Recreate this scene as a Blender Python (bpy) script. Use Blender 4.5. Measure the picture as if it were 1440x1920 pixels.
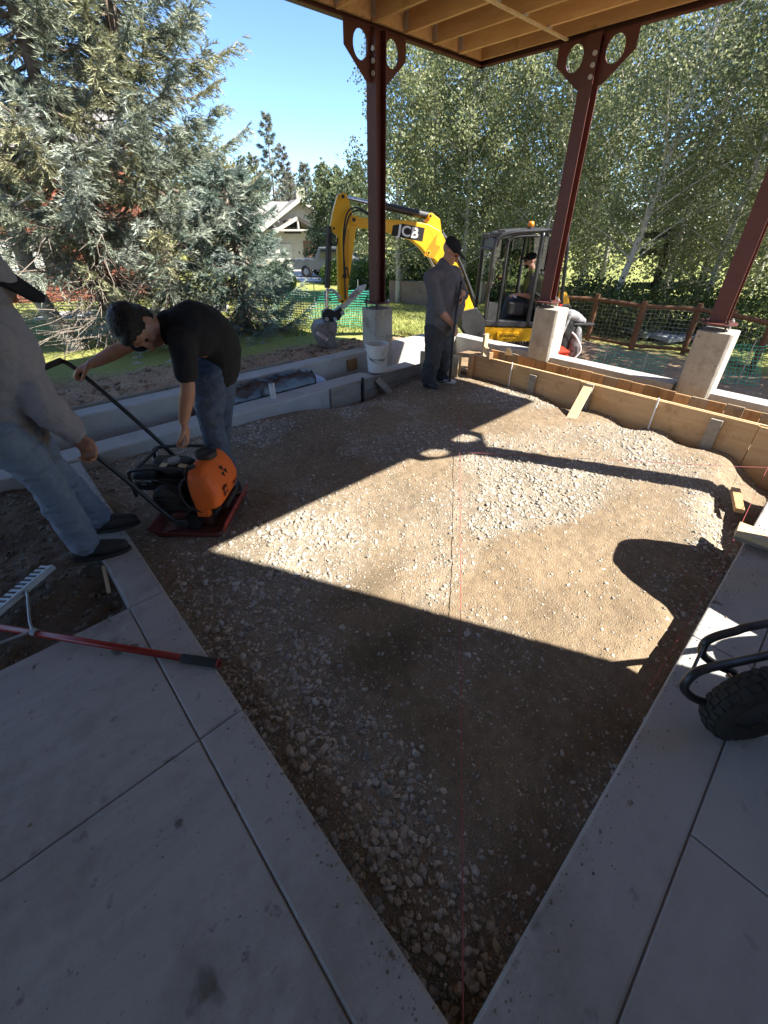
import bpy, bmesh, math, random
import numpy as np
from mathutils import Vector, Matrix
random.seed(7); rng = np.random.default_rng(7)
R = math.radians
for o in list(bpy.data.objects): bpy.data.objects.remove(o)
scn = bpy.context.scene
COL = scn.collection

# ------------------------------------------------------------------ camera
# world axes: +X runs along the right-hand kerb, +Y along the left-hand kerb, z = 0 is the gravel
H = 1.9; FPX = 796.0; CX = 720.0; CY = 910.0
MW = [[0.7344059931, 0.3563175322, 0.5776553068],
      [-0.6786982975, 0.3906377136, 0.6219089947],
      [0.0040568700, 0.8487873662, -0.5287187805]]
RIGHT = Vector((MW[0][0], MW[1][0], MW[2][0])); UPV = Vector((MW[0][1], MW[1][1], MW[2][1])); FWD = Vector((MW[0][2], MW[1][2], MW[2][2]))
cam = bpy.data.cameras.new('camera'); camo = bpy.data.objects.new('camera', cam); COL.objects.link(camo)
m3 = Matrix((RIGHT, UPV, -FWD)).transposed()
camo.matrix_world = Matrix.Translation((0, 0, H)) @ m3.to_4x4()
cam.sensor_fit = 'VERTICAL'; cam.sensor_height = 24.0
cam.lens = FPX / 1920.0 * 24.0
cam.shift_y = (CY - 960.0) / 1920.0
cam.clip_start = 0.02; cam.clip_end = 2000
scn.camera = camo

# ------------------------------------------------------------------ light
SUN_EL = R(46.4); SUN_H = Vector((0.46, -0.888, 0)).normalized()
world = bpy.data.worlds.new('World'); scn.world = world; world.use_nodes = True
wn = world.node_tree; wn.nodes.clear()
wo = wn.nodes.new('ShaderNodeOutputWorld'); wb = wn.nodes.new('ShaderNodeBackground'); ws = wn.nodes.new('ShaderNodeTexSky')
ws.sky_type = 'NISHITA'; ws.sun_disc = False; ws.sun_elevation = SUN_EL
ws.sun_rotation = math.atan2(SUN_H.x, SUN_H.y)
ws.altitude = 2400; ws.air_density = 1.0; ws.dust_density = 0.0; ws.ozone_density = 6.0
wb.inputs[1].default_value = 0.105
wn.links.new(ws.outputs[0], wb.inputs[0]); wn.links.new(wb.outputs[0], wo.inputs[0])
sl = bpy.data.lights.new('sun', 'SUN'); sl.energy = 5.0; sl.angle = R(0.53); sl.color = (1.0, 0.95, 0.87)
so = bpy.data.objects.new('sun', sl); COL.objects.link(so)
sdir = Vector((SUN_H.x * math.cos(SUN_EL), SUN_H.y * math.cos(SUN_EL), math.sin(SUN_EL)))
so.rotation_euler = sdir.to_track_quat('Z', 'Y').to_euler(); so.location = (0, 0, 30)
scn.view_settings.view_transform = 'Standard'; scn.view_settings.look = 'None'
scn.view_settings.exposure = 1.76; scn.view_settings.gamma = 1.0
scn.cycles.max_bounces = 8; scn.cycles.diffuse_bounces = 4; scn.cycles.transparent_max_bounces = 8

# ------------------------------------------------------------------ helpers
FH = Vector((0.6806, 0.7327, 0)); RH = Vector((0.7327, -0.6806, 0))
def ray(x, y): return RIGHT * ((x - CX) / FPX) + UPV * ((CY - y) / FPX) + FWD
def at(x, y, d):                      # surveyed point: pixel + horizontal distance ahead of the camera
    q = ray(x, y); t = d / (q.x * FH.x + q.y * FH.y); return Vector((0, 0, H)) + q * t
def onz(x, y, z=0.0):
    q = ray(x, y); return Vector((0, 0, H)) + q * ((z - H) / q.z)

def finish(name, me, mat, parent=None, bevel=0, smooth=False, label=None, cat=None, group=None, kind=None):
    o = bpy.data.objects.new(name, me); COL.objects.link(o)
    if mat is not None: me.materials.append(mat)
    if smooth:
        me.polygons.foreach_set('use_smooth', [True] * len(me.polygons))
    if bevel:
        b = o.modifiers.new('bevel', 'BEVEL'); b.width = bevel; b.segments = 2; b.limit_method = 'ANGLE'; b.angle_limit = R(40)
    if parent is not None:
        o.parent = parent; o.matrix_parent_inverse = parent.matrix_world.inverted()
    tag(o, label, cat, group, kind)
    return o
def tag(o, label=None, cat=None, group=None, kind=None):
    if label: o['label'] = label
    if cat: o['category'] = cat
    if group: o['group'] = group
    if kind: o['kind'] = kind
    return o
def empty(name, loc, label=None, cat=None, group=None, kind=None):
    o = bpy.data.objects.new(name, None); COL.objects.link(o); o.empty_display_size = .1
    o.location = loc; o.matrix_world = Matrix.Translation(loc)
    return tag(o, label, cat, group, kind)

def cr(pts, n):                       # catmull-rom resample; pts rows of any width
    P = np.array(pts, float); out = []
    for i in range(len(P) - 1):
        p0 = P[max(i - 1, 0)]; p1 = P[i]; p2 = P[i + 1]; p3 = P[min(i + 2, len(P) - 1)]
        for k in range(n):
            t = k / n
            out.append(0.5 * ((2 * p1) + (-p0 + p2) * t + (2 * p0 - 5 * p1 + 4 * p2 - p3) * t * t + (-p0 + 3 * p1 - 3 * p2 + p3) * t ** 3))
    out.append(P[-1]); return np.array(out)

class MB:
    def __init__(s): s.v = []; s.f = []
    def add(s, vs, fs):
        b = len(s.v); s.v += [tuple(v) for v in vs]; s.f += [tuple(b + i for i in f) for f in fs]; return s
    def box(s, c, size, ax=None, ay=None, az=None):
        c = Vector(c); ax = Vector(ax or (1, 0, 0)); ay = Vector(ay or (0, 1, 0)); az = Vector(az) if az is not None else ax.cross(ay)
        h = [k / 2 for k in size]
        vs = [c + ax * (sx * h[0]) + ay * (sy * h[1]) + az * (sz * h[2]) for sz in (-1, 1) for sy in (-1, 1) for sx in (-1, 1)]
        return s.add(vs, [(0, 2, 3, 1), (4, 5, 7, 6), (0, 1, 5, 4), (2, 6, 7, 3), (0, 4, 6, 2), (1, 3, 7, 5)])
    def bb(s, x0, x1, y0, y1, z0, z1): return s.box(((x0 + x1) / 2, (y0 + y1) / 2, (z0 + z1) / 2), (x1 - x0, y1 - y0, z1 - z0))
    def bar(s, p0, p1, w, h, up=(0, 0, 1)):
        p0 = Vector(p0); p1 = Vector(p1); d = p1 - p0; L = d.length; d.normalize(); u = Vector(up)
        sd = d.cross(u)
        if sd.length < 1e-4: sd = d.cross(Vector((1, 0, 0)))
        sd.normalize(); u = sd.cross(d)
        return s.box((p0 + p1) / 2, (L, w, h), d, sd, u)
    def prism(s, poly, ext):          # poly: 3D loop, ext: vector (centred)
        e = Vector(ext) / 2; n = len(poly); P = [Vector(p) for p in poly]
        vs = [p - e for p in P] + [p + e for p in P]
        fs = [tuple(range(n - 1, -1, -1)), tuple(range(n, 2 * n))] + [(i, (i + 1) % n, n + (i + 1) % n, n + i) for i in range(n)]
        return s.add(vs, fs)
    def cyl(s, p0, p1, r0, r1=None, n=16): return s.tube([p0, p1], [r0, r0 if r1 is None else r1], n)
    def tube(s, pts, rad, n=10, side=None, flat=1.0, cap=True, rnd=False):
        P = [Vector(p) for p in pts]; m = len(P)
        if not hasattr(rad, '__len__'): rad = [rad] * m
        rings = []; prev = Vector(side) if side is not None else None
        T = []
        for i in range(m):
            t = P[min(i + 1, m - 1)] - P[max(i - 1, 0)]
            if t.length < 1e-9: t = Vector((0, 0, 1))
            T.append(t.normalized())
        def ring(p, t, r):
            nonlocal prev
            if prev is None:
                prev = t.orthogonal()
            sv = prev - t * prev.dot(t)
            if sv.length < 1e-5: sv = t.orthogonal()
            sv.normalize(); prev = sv; nv = t.cross(sv)
            return [p + sv * (r * flat * math.cos(2 * math.pi * k / n)) + nv * (r * math.sin(2 * math.pi * k / n)) for k in range(n)]
        if rnd:
            for a in (0.95, .72, .4): rings.append(ring(P[0] - T[0] * rad[0] * a, T[0], rad[0] * math.sqrt(max(0, 1 - a * a))))
        for i in range(m): rings.append(ring(P[i], T[i], rad[i]))
        if rnd:
            for a in (.4, .72, .95): rings.append(ring(P[-1] + T[-1] * rad[-1] * a, T[-1], rad[-1] * math.sqrt(max(0, 1 - a * a))))
        vs = [v for r in rings for v in r]; q = len(rings)
        fs = [(i * n + k, i * n + (k + 1) % n, (i + 1) * n + (k + 1) % n, (i + 1) * n + k) for i in range(q - 1) for k in range(n)]
        if cap: fs += [tuple(range(n - 1, -1, -1)), tuple((q - 1) * n + k for k in range(n))]
        return s.add(vs, fs)
    def ctube(s, pts, rad, n=10, sub=6, **kw):
        if not hasattr(rad, '__len__'): rad = [rad] * len(pts)
        A = cr([list(p) + [r] for p, r in zip(pts, rad)], sub)
        return s.tube([a[:3] for a in A], [a[3] for a in A], n, **kw)
    def ell(s, c, r, ax=None, ay=None, az=None, n=16, m=10):
        c = Vector(c); ax = Vector(ax or (1, 0, 0)); ay = Vector(ay or (0, 1, 0)); az = Vector(az or (0, 0, 1))
        vs = [c - az * r[2]]; 
        for i in range(1, m):
            th = math.pi * i / m
            for k in range(n):
                ph = 2 * math.pi * k / n
                vs.append(c + ax * (r[0] * math.sin(th) * math.cos(ph)) + ay * (r[1] * math.sin(th) * math.sin(ph)) - az * (r[2] * math.cos(th)))
        vs.append(c + az * r[2]); L = len(vs) - 1
        fs = [(0, 1 + (k + 1) % n, 1 + k) for k in range(n)]
        for i in range(m - 2):
            for k in range(n):
                a = 1 + i * n + k; b = 1 + i * n + (k + 1) % n
                fs.append((a, b, b + n, a + n))
        fs += [(L, L - n + k, L - n + (k + 1) % n) for k in range(n)]
        return s.add(vs, fs)
    def lathe(s, prof, c, ax, n=24, close=False):    # prof: (r, h) along axis
        c = Vector(c); ax = Vector(ax).normalized(); u = ax.orthogonal().normalized(); w = ax.cross(u); q = len(prof)
        vs = [c + ax * h + (u * math.cos(2 * math.pi * k / n) + w * math.sin(2 * math.pi * k / n)) * r for r, h in prof for k in range(n)]
        fs = [(i * n + k, i * n + (k + 1) % n, (i + 1) % q * n + (k + 1) % n, (i + 1) % q * n + k) for i in range(q if close else q - 1) for k in range(n)]
        if not close:
            fs += [tuple(range(n - 1, -1, -1)), tuple((q - 1) * n + k for k in range(n))]
        return s.add(vs, fs)
    def mesh(s, name):
        me = bpy.data.meshes.new(name); me.from_pydata(s.v, [], s.f); me.validate(); 
        bm = bmesh.new(); bm.from_mesh(me); bmesh.ops.recalc_face_normals(bm, faces=bm.faces); bm.to_mesh(me); bm.free()
        return me
    def build(s, name, mat, parent=None, **kw): return finish(name, s.mesh(name), mat, parent, **kw)

def from_np(name, V, F, mat, parent=None, col=None, smooth=False, **kw):   # V (n,3), F (m,k)
    me = bpy.data.meshes.new(name); n, (m, k) = len(V), F.shape
    me.vertices.add(n); me.vertices.foreach_set('co', np.ascontiguousarray(V, dtype=np.float32).ravel())
    me.loops.add(m * k); me.loops.foreach_set('vertex_index', np.ascontiguousarray(F, dtype=np.int32).ravel())
    me.polygons.add(m); me.polygons.foreach_set('loop_start', np.arange(0, m * k, k, dtype=np.int32))
    me.update(calc_edges=True)
    if col is not None:
        a = me.attributes.new('tint', 'FLOAT_COLOR', 'POINT')
        c = np.ones((n, 4), np.float32); c[:, :3] = col; a.data.foreach_set('color', c.ravel())
    return finish(name, me, mat, parent, smooth=smooth, **kw)

def evaluated(o):
    dg = bpy.context.evaluated_depsgraph_get(); dg.update()
    return bpy.data.meshes.new_from_object(o.evaluated_get(dg))
def blob(name, mb, mat, parent, voxel=.012, it=6, fac=.5, wrinkle=None, **kw):   # one continuous skin over overlapping volumes
    t = bpy.data.objects.new('tmp', mb.mesh('tmp')); COL.objects.link(t)
    r = t.modifiers.new('r', 'REMESH'); r.mode = 'VOXEL'; r.voxel_size = voxel; r.adaptivity = 0
    if it:
        s_ = t.modifiers.new('s', 'SMOOTH'); s_.iterations = it; s_.factor = fac
    if wrinkle:
        tx = bpy.data.textures.new('w', 'CLOUDS'); tx.noise_scale = wrinkle[0]; tx.noise_depth = 2
        dm = t.modifiers.new('d', 'DISPLACE'); dm.texture = tx; dm.strength = wrinkle[1]; dm.mid_level = .5
    me = evaluated(t); bpy.data.objects.remove(t); me.name = name; me.materials.clear()
    return finish(name, me, mat, parent, smooth=True, **kw)

def text(name, body, size, loc, xa, ya, mat, parent, depth=.0015, shear=0, bold=0, sx=1.0):
    c = bpy.data.curves.new(name, 'FONT'); c.body = body; c.size = size; c.align_x = 'CENTER'; c.align_y = 'CENTER'
    c.extrude = depth; c.shear = shear; c.offset = bold; c.resolution_u = 3
    t = bpy.data.objects.new('tmp', c); COL.objects.link(t); me = evaluated(t); bpy.data.objects.remove(t)
    xa = Vector(xa).normalized(); ya = Vector(ya); ya = (ya - xa * ya.dot(xa)).normalized(); za = xa.cross(ya)
    mt = Matrix.Translation(loc) @ Matrix((xa * sx, ya, za)).transposed().to_4x4()
    me.transform(mt); me.materials.clear()
    return finish(name, me, mat, parent)

# ------------------------------------------------------------------ materials
def _n(nt, t, **kw):
    n = nt.nodes.new(t)
    for k, v in kw.items(): setattr(n, k, v)
    return n
MATS = {}
def mat(name, c1, c2=None, scale=6.0, rough=.7, bump=0.0, bscale=40.0, metal=0.0, stretch=None, spec=.35, c3=None, s3=1.5, t3=(.5, .65), vary=0.0, coat=0.0, spots=None, bdist=.01):
    m = bpy.data.materials.new(name); m.use_nodes = True; nt = m.node_tree; p = nt.nodes['Principled BSDF']; L = nt.links.new
    p.inputs['Roughness'].default_value = rough; p.inputs['Metallic'].default_value = metal; p.inputs['Specular IOR Level'].default_value = spec
    p.inputs['Coat Weight'].default_value = coat
    tc = _n(nt, 'ShaderNodeTexCoord'); mp = _n(nt, 'ShaderNodeMapping'); L(tc.outputs['Object'], mp.inputs[0])
    if stretch: mp.inputs['Scale'].default_value = stretch
    c2 = c2 or tuple(k * .8 for k in c1)
    nz = _n(nt, 'ShaderNodeTexNoise'); nz.inputs['Scale'].default_value = scale; nz.inputs['Detail'].default_value = 6; nz.inputs['Roughness'].default_value = .62
    L(mp.outputs[0], nz.inputs['Vector'])
    rp = _n(nt, 'ShaderNodeValToRGB'); rp.color_ramp.elements[0].position = .32; rp.color_ramp.elements[1].position = .68
    rp.color_ramp.elements[0].color = (*c1, 1); rp.color_ramp.elements[1].color = (*c2, 1)
    L(nz.outputs[0], rp.inputs[0]); out = rp.outputs[0]
    if c3:
        n3 = _n(nt, 'ShaderNodeTexNoise'); n3.inputs['Scale'].default_value = s3; n3.inputs['Detail'].default_value = 8; n3.inputs['Roughness'].default_value = .7
        L(tc.outputs['Object'], n3.inputs['Vector'])
        r3 = _n(nt, 'ShaderNodeValToRGB'); r3.color_ramp.elements[0].position = t3[0]; r3.color_ramp.elements[1].position = t3[1]
        L(n3.outputs[0], r3.inputs[0])
        mx = _n(nt, 'ShaderNodeMix', data_type='RGBA'); L(r3.outputs[0], mx.inputs[0]); L(out, mx.inputs[6]); mx.inputs[7].default_value = (*c3, 1); out = mx.outputs[2]
    if spots:
        for (ss, ta, tb, sc_) in spots:
            n4 = _n(nt, 'ShaderNodeTexNoise'); n4.inputs['Scale'].default_value = ss; n4.inputs['Detail'].default_value = 4; L(tc.outputs['Object'], n4.inputs['Vector'])
            r4 = _n(nt, 'ShaderNodeMapRange'); r4.inputs[1].default_value = ta; r4.inputs[2].default_value = tb; L(n4.outputs[0], r4.inputs[0])
            m4 = _n(nt, 'ShaderNodeMix', data_type='RGBA'); L(r4.outputs[0], m4.inputs[0]); L(out, m4.inputs[6]); m4.inputs[7].default_value = (*sc_, 1); out = m4.outputs[2]
    if vary:
        oi = _n(nt, 'ShaderNodeObjectInfo'); hs = _n(nt, 'ShaderNodeHueSaturation'); mr = _n(nt, 'ShaderNodeMapRange')
        mr.inputs[3].default_value = 1 - vary; mr.inputs[4].default_value = 1 + vary
        L(oi.outputs['Random'], mr.inputs[0]); L(mr.outputs[0], hs.inputs['Value']); L(out, hs.inputs['Color']); out = hs.outputs[0]
    L(out, p.inputs['Base Color'])
    if bump:
        bz = _n(nt, 'ShaderNodeTexNoise'); bz.inputs['Scale'].default_value = bscale; bz.inputs['Detail'].default_value = 5
        L(mp.outputs[0], bz.inputs['Vector']); bp = _n(nt, 'ShaderNodeBump'); bp.inputs['Strength'].default_value = bump; bp.inputs['Distance'].default_value = bdist
        L(bz.outputs[0], bp.inputs['Height']); L(bp.outputs[0], p.inputs['Normal'])
    MATS[name] = m; return m
def tintmat(name, rough=.6, trans=0.0, spec=.3, bump=0, bscale=60, mult=(1, 1, 1), nscale=None):
    m = bpy.data.materials.new(name); m.use_nodes = True; nt = m.node_tree; p = nt.nodes['Principled BSDF']; L = nt.links.new
    a = _n(nt, 'ShaderNodeAttribute', attribute_name='tint'); out = a.outputs[0]
    if nscale:
        tc = _n(nt, 'ShaderNodeTexCoord'); nz = _n(nt, 'ShaderNodeTexNoise'); nz.inputs['Scale'].default_value = nscale; nz.inputs['Detail'].default_value = 7; nz.inputs['Roughness'].default_value = .7
        L(tc.outputs['Object'], nz.inputs['Vector'])
        mr = _n(nt, 'ShaderNodeMapRange'); mr.inputs[1].default_value = .3; mr.inputs[2].default_value = .7; mr.inputs[3].default_value = .62; mr.inputs[4].default_value = 1.35
        L(nz.outputs[0], mr.inputs[0]); mx = _n(nt, 'ShaderNodeVectorMath', operation='SCALE'); L(out, mx.inputs[0]); L(mr.outputs[0], mx.inputs['Scale']); out = mx.outputs[0]
    L(out, p.inputs['Base Color']); p.inputs['Roughness'].default_value = rough; p.inputs['Specular IOR Level'].default_value = spec
    if bump:
        tc = _n(nt, 'ShaderNodeTexCoord'); bz = _n(nt, 'ShaderNodeTexNoise'); bz.inputs['Scale'].default_value = bscale; bz.inputs['Detail'].default_value = 6
        L(tc.outputs['Object'], bz.inputs['Vector']); bp = _n(nt, 'ShaderNodeBump'); bp.inputs['Strength'].default_value = bump; bp.inputs['Distance'].default_value = .012
        L(bz.outputs[0], bp.inputs['Height']); L(bp.outputs[0], p.inputs['Normal'])
    if trans:
        tr = _n(nt, 'ShaderNodeBsdfTranslucent'); L(out, tr.inputs[0]); ms = _n(nt, 'ShaderNodeMixShader'); ms.inputs[0].default_value = trans
        L(p.outputs[0], ms.inputs[1]); L(tr.outputs[0], ms.inputs[2]); L(ms.outputs[0], nt.nodes['Material Output'].inputs[0])
    MATS[name] = m; return m
def glass(name, tint=(.8, .85, .85), mixf=.25, rough=.02):
    m = bpy.data.materials.new(name); m.use_nodes = True; nt = m.node_tree; L = nt.links.new; nt.nodes.remove(nt.nodes['Principled BSDF'])
    t = _n(nt, 'ShaderNodeBsdfTransparent'); t.inputs[0].default_value = (*tint, 1); g = _n(nt, 'ShaderNodeBsdfGlossy'); g.inputs['Roughness'].default_value = rough
    ms = _n(nt, 'ShaderNodeMixShader'); fr = _n(nt, 'ShaderNodeFresnel'); mr = _n(nt, 'ShaderNodeMath', operation='ADD'); mr.inputs[1].default_value = mixf * .2
    L(fr.outputs[0], mr.inputs[0]); L(mr.outputs[0], ms.inputs[0]); L(t.outputs[0], ms.inputs[1]); L(g.outputs[0], ms.inputs[2]); L(ms.outputs[0], nt.nodes['Material Output'].inputs[0])
    MATS[name] = m; return m

conc = mat('concrete', (.345, .333, .31), (.425, .412, .388), 3.0, .85, .3, 200, stretch=(1, 5, 1), c3=(.225, .20, .165), s3=2.3, t3=(.50, .72), spots=[(17, .66, .74, (.13, .11, .09)), (5.2, .68, .76, (.14, .12, .10)), (90, .62, .75, (.22, .215, .21)), (1.1, .45, .75, (.42, .408, .385))])
conc2 = mat('concrete_beam', (.36, .35, .33), (.44, .43, .40), 3.5, .88, .25, 90, c3=(.25, .22, .18), s3=5, t3=(.57, .75))
pierm = mat('concrete_pier', (.34, .31, .25), (.45, .42, .36), 4, .88, .35, 50, stretch=(1, 1, .5), c3=(.22, .19, .14), s3=5, t3=(.52, .72), spots=[(38, .68, .73, (.10, .09, .07)), (14, .66, .74, (.20, .17, .12))])
steel = mat('primer_steel', (.085, .026, .021), (.11, .034, .027), 5, .5, .08, 120, spec=.4, c3=(.15, .075, .06), s3=11, t3=(.63, .78))
joistw = mat('joist_timber', (.54, .33, .145), (.64, .41, .20), 3, .7, .15, 30, stretch=(6, 1, 6), c3=(.30, .15, .06), s3=4, t3=(.6, .72), vary=.18)
plyw = mat('plywood', (.50, .30, .13), (.58, .36, .17), 3, .75, .1, 40, stretch=(1, 1, 1), c3=(.34, .18, .07), s3=3.0, t3=(.58, .75), vary=.12)
formw = mat('form_board', (.47, .295, .145), (.57, .375, .20), 5, .75, .2, 40, stretch=(3, .5, 4), c3=(.30, .17, .08), s3=5, t3=(.56, .75), vary=.08, spots=[(9, .70, .75, (.20, .11, .05)), (30, .68, .76, (.33, .26, .19))])
greyw = mat('weathered_board', (.20, .175, .145), (.29, .255, .21), 4, .85, .2, 40, stretch=(.7, 4, 6), c3=(.12, .10, .08), s3=5, t3=(.58, .75), vary=.15)
brownw = mat('brown_plank', (.30, .17, .075), (.42, .26, .13), 4, .8, .2, 40, stretch=(5, 5, .8), c3=(.17, .10, .05), s3=6, t3=(.55, .75), vary=.4)
palew = mat('pale_wood', (.50, .38, .22), (.60, .47, .29), 4, .75, .15, 40, stretch=(3, 3, 3), vary=.1)
fencew = mat('fence_wood', (.125, .06, .03), (.18, .09, .045), 5, .75, .2, 40, stretch=(4, 4, 1), vary=.12)
darkw = mat('dark_timber', (.035, .03, .026), (.055, .045, .04), 5, .7, .1, 40)
yellow = mat('yellow_paint', (.80, .42, .012), (.74, .38, .011), 8, .42, .05, 60, spec=.4, c3=(.46, .27, .06), s3=9, t3=(.62, .82))
blackm = mat('black_metal', (.015, .015, .016), (.03, .03, .03), 8, .4, .05, 80, spec=.5)
blackp = mat('black_plastic', (.018, .018, .018), (.03, .03, .03), 10, .55, .08, 120)
chrome = mat('steel_rod', (.55, .55, .55), (.6, .6, .6), 5, .22, 0, metal=1)
bucketg = mat('worn_steel', (.42, .415, .40), (.52, .51, .50), 14, .5, .2, 60, c3=(.30, .26, .21), s3=8, t3=(.5, .7), metal=.2)
digm = mat('dull_bucket_steel', (.22, .215, .205), (.31, .30, .285), 16, .55, .3, 50, c3=(.16, .12, .085), s3=7, t3=(.5, .68), metal=.2)
cabg = mat('cab_grey', (.05, .05, .052), (.065, .065, .066), 8, .5, .04, 60)
orange = mat('orange_tank', (.72, .135, .018), (.64, .115, .014), 7, .55, .12, 60, c3=(.45, .12, .04), s3=9, t3=(.66, .85))
redpl = mat('red_plate', (.19, .035, .025), (.13, .045, .035), 18, .6, .3, 50, c3=(.11, .085, .065), s3=6, t3=(.52, .68))
engine = mat('engine_black', (.02, .02, .02), (.035, .033, .03), 14, .5, .3, 60, c3=(.09, .075, .06), s3=10, t3=(.6, .8))
rubber = mat('rubber', (.02, .019, .018), (.04, .034, .028), 14, .85, .25, 80, c3=(.09, .07, .05), s3=9, t3=(.55, .8))
alum = mat('aluminium', (.26, .265, .27), (.32, .32, .32), 9, .45, .05, 50, metal=.4)
redh = mat('red_handle', (.30, .022, .018), (.24, .018, .016), 12, .35, .05, 60, spec=.5)
white = mat('white_plastic', (.62, .60, .55), (.70, .68, .64), 9, .5, .05, 50, c3=(.38, .34, .28), s3=14, t3=(.56, .72))
pvc = mat('grey_pvc', (.5, .5, .48), (.56, .56, .54), 9, .4)
ink = mat('ink_black', (.012, .012, .012), (.014, .014, .014), 9, .6)
inkw = mat('ink_white', (.75, .75, .74), (.78, .78, .77), 9, .5)
inkr = mat('ink_red', (.45, .03, .025), (.42, .03, .02), 9, .5)
pink = mat('pink_string', (.38, .08, .08), (.32, .07, .07), 50, .7)
skin = mat('skin', (.36, .175, .105), (.42, .215, .135), 16, .5, .06, 90, spec=.4)
skin2 = mat('skin_fair', (.50, .27, .19), (.56, .32, .23), 16, .5, .05, 90, spec=.4)
hairm = mat('black_hair', (.008, .007, .006), (.016, .013, .011), 60, .5, .6, 120, stretch=(1, 1, 3))
blackc = mat('black_cotton', (.010, .010, .011), (.016, .016, .018), 9, .9, .5, 9, bdist=.03)
denim = mat('denim_dark', (.04, .058, .095), (.058, .082, .125), 14, .9, .7, 9, stretch=(1, 1, 3.2), c3=(.10, .13, .18), s3=2.2, t3=(.45, .85), bdist=.03)
denim2 = mat('denim_light', (.13, .165, .225), (.165, .205, .27), 16, .9, .8, 8, stretch=(1, 1, 3.2), c3=(.25, .29, .35), s3=2.0, t3=(.42, .85), bdist=.035)
hoodie = mat('grey_fleece', (.225, .218, .238), (.27, .26, .28), 60, .95, .55, 8, c3=(.18, .175, .195), s3=3, t3=(.5, .8), bdist=.03)
greyt = mat('grey_shirt', (.085, .08, .09), (.12, .112, .12), 14, .95, .25, 60)
track = mat('dark_track_pants', (.032, .033, .036), (.05, .05, .054), 8, .85, .25, 30)
shoe = mat('black_shoe', (.022, .021, .021), (.045, .042, .04), 14, .6, .2, 60)
vest = mat('yellow_vest', (.17, .20, .05), (.14, .165, .045), 9, .8)
tarp = mat('black_plastic_sheet', (.012, .013, .014), (.022, .024, .026), 4, .32, .7, 14, spec=.7)
bluebag = mat('blue_white_bag', (.25, .34, .55), (.55, .60, .68), 3, .35, .4, 16, spec=.5)
netg = mat('green_net', (.03, .36, .23), (.04, .30, .20), 4, .5)
wire = mat('galvanised_wire', (.33, .33, .32), (.38, .38, .37), 4, .5, metal=.6)
siding = mat('red_siding', (.25, .085, .05), (.31, .11, .068), 4, .75, .1, 40, stretch=(1, 1, 8), vary=.1)
stucco = mat('cream_stucco', (.34, .305, .245), (.39, .355, .29), 3, .9, .1, 40)
shingle = mat('grey_shingle', (.22, .20, .185), (.30, .28, .26), 12, .9, .2, 20)
trimw = mat('cream_trim', (.42, .39, .33), (.46, .43, .36), 4, .7)
darkglass = mat('dark_pane', (.02, .025, .028), (.03, .035, .04), 2, .06, spec=.8)
blind = mat('blinds', (.62, .62, .56), (.68, .68, .62), 4, .7)
asphalt = mat('driveway_concrete', (.50, .47, .43), (.58, .55, .50), 2, .9, .1, 40)
boulder = mat('boulder_stone', (.28, .225, .175), (.40, .335, .27), 4, .9, .5, 12)
paver = mat('stone_paver', (.26, .27, .30), (.34, .35, .37), 3, .85, .1, 30)
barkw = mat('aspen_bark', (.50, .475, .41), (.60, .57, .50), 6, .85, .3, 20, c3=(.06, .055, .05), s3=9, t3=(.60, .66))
barkd = mat('shaded_aspen_bark', (.22, .20, .17), (.30, .275, .235), 6, .9, .4, 20, c3=(.05, .045, .04), s3=9, t3=(.60, .68))  # darker copy of the aspen bark, shade of the spruces put into its colour
barks = mat('spruce_bark', (.13, .095, .07), (.24, .19, .15), 12, .95, .9, 22, stretch=(1, 1, .4))
deadw = mat('dead_twig', (.17, .14, .115), (.25, .215, .18), 12, .9, .2, 30)
truckp = mat('truck_paint', (.12, .125, .13), (.13, .135, .14), 4, .3, spec=.5, coat=.3)
amber = mat('amber_lens', (.80, .25, .01), (.75, .20, .01), 5, .25, spec=.6)
redlens = mat('red_lens', (.5, .01, .01), (.45, .01, .01), 5, .25)
housew = mat('house_wall', (.30, .27, .23), (.34, .31, .27), 4, .85, .1, 30)
cabglass = glass('cab_glass', (.5, .55, .54), .6); wglass = glass('clear_glass', (.7, .75, .75), .5)
# ------------------------------------------------------------------ noise helpers
def vnoise(x, y, sc, seed=0):
    x = np.asarray(x, float) * sc + seed * 17.3; y = np.asarray(y, float) * sc + seed * 9.1
    xi = np.floor(x); yi = np.floor(y); fx = x - xi; fy = y - yi; fx = fx * fx * (3 - 2 * fx); fy = fy * fy * (3 - 2 * fy)
    def h(a, b):
        q = np.sin(a * 127.1 + b * 311.7 + seed * 74.7) * 43758.5453; return q - np.floor(q)
    return (h(xi, yi) * (1 - fx) + h(xi + 1, yi) * fx) * (1 - fy) + (h(xi, yi + 1) * (1 - fx) + h(xi + 1, yi + 1) * fx) * fy
def fbm(x, y, sc, seed=0, o=4):
    s = 0; a = .5
    for k in range(o): s = s + a * vnoise(x, y, sc * 2 ** k, seed + k); a *= .5
    return s / (1 - .5 ** o)
def sst(a, b, x): t = np.clip((x - a) / (b - a), 0, 1); return t * t * (3 - 2 * t)
def gau(x, y, cx, cy, sx, sy): return np.exp(-((x - cx) / sx) ** 2 - ((y - cy) / sy) ** 2)
def grid(xs, ys, zf):
    X, Y = np.meshgrid(xs, ys, indexing='ij'); Z = zf(X, Y); n, m = X.shape
    V = np.stack([X, Y, Z], -1).reshape(-1, 3); i = np.arange(n - 1)[:, None] * m + np.arange(m - 1)[None, :]
    F = np.stack([i, i + m, i + m + 1, i + 1], -1).reshape(-1, 4); return V, F

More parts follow.
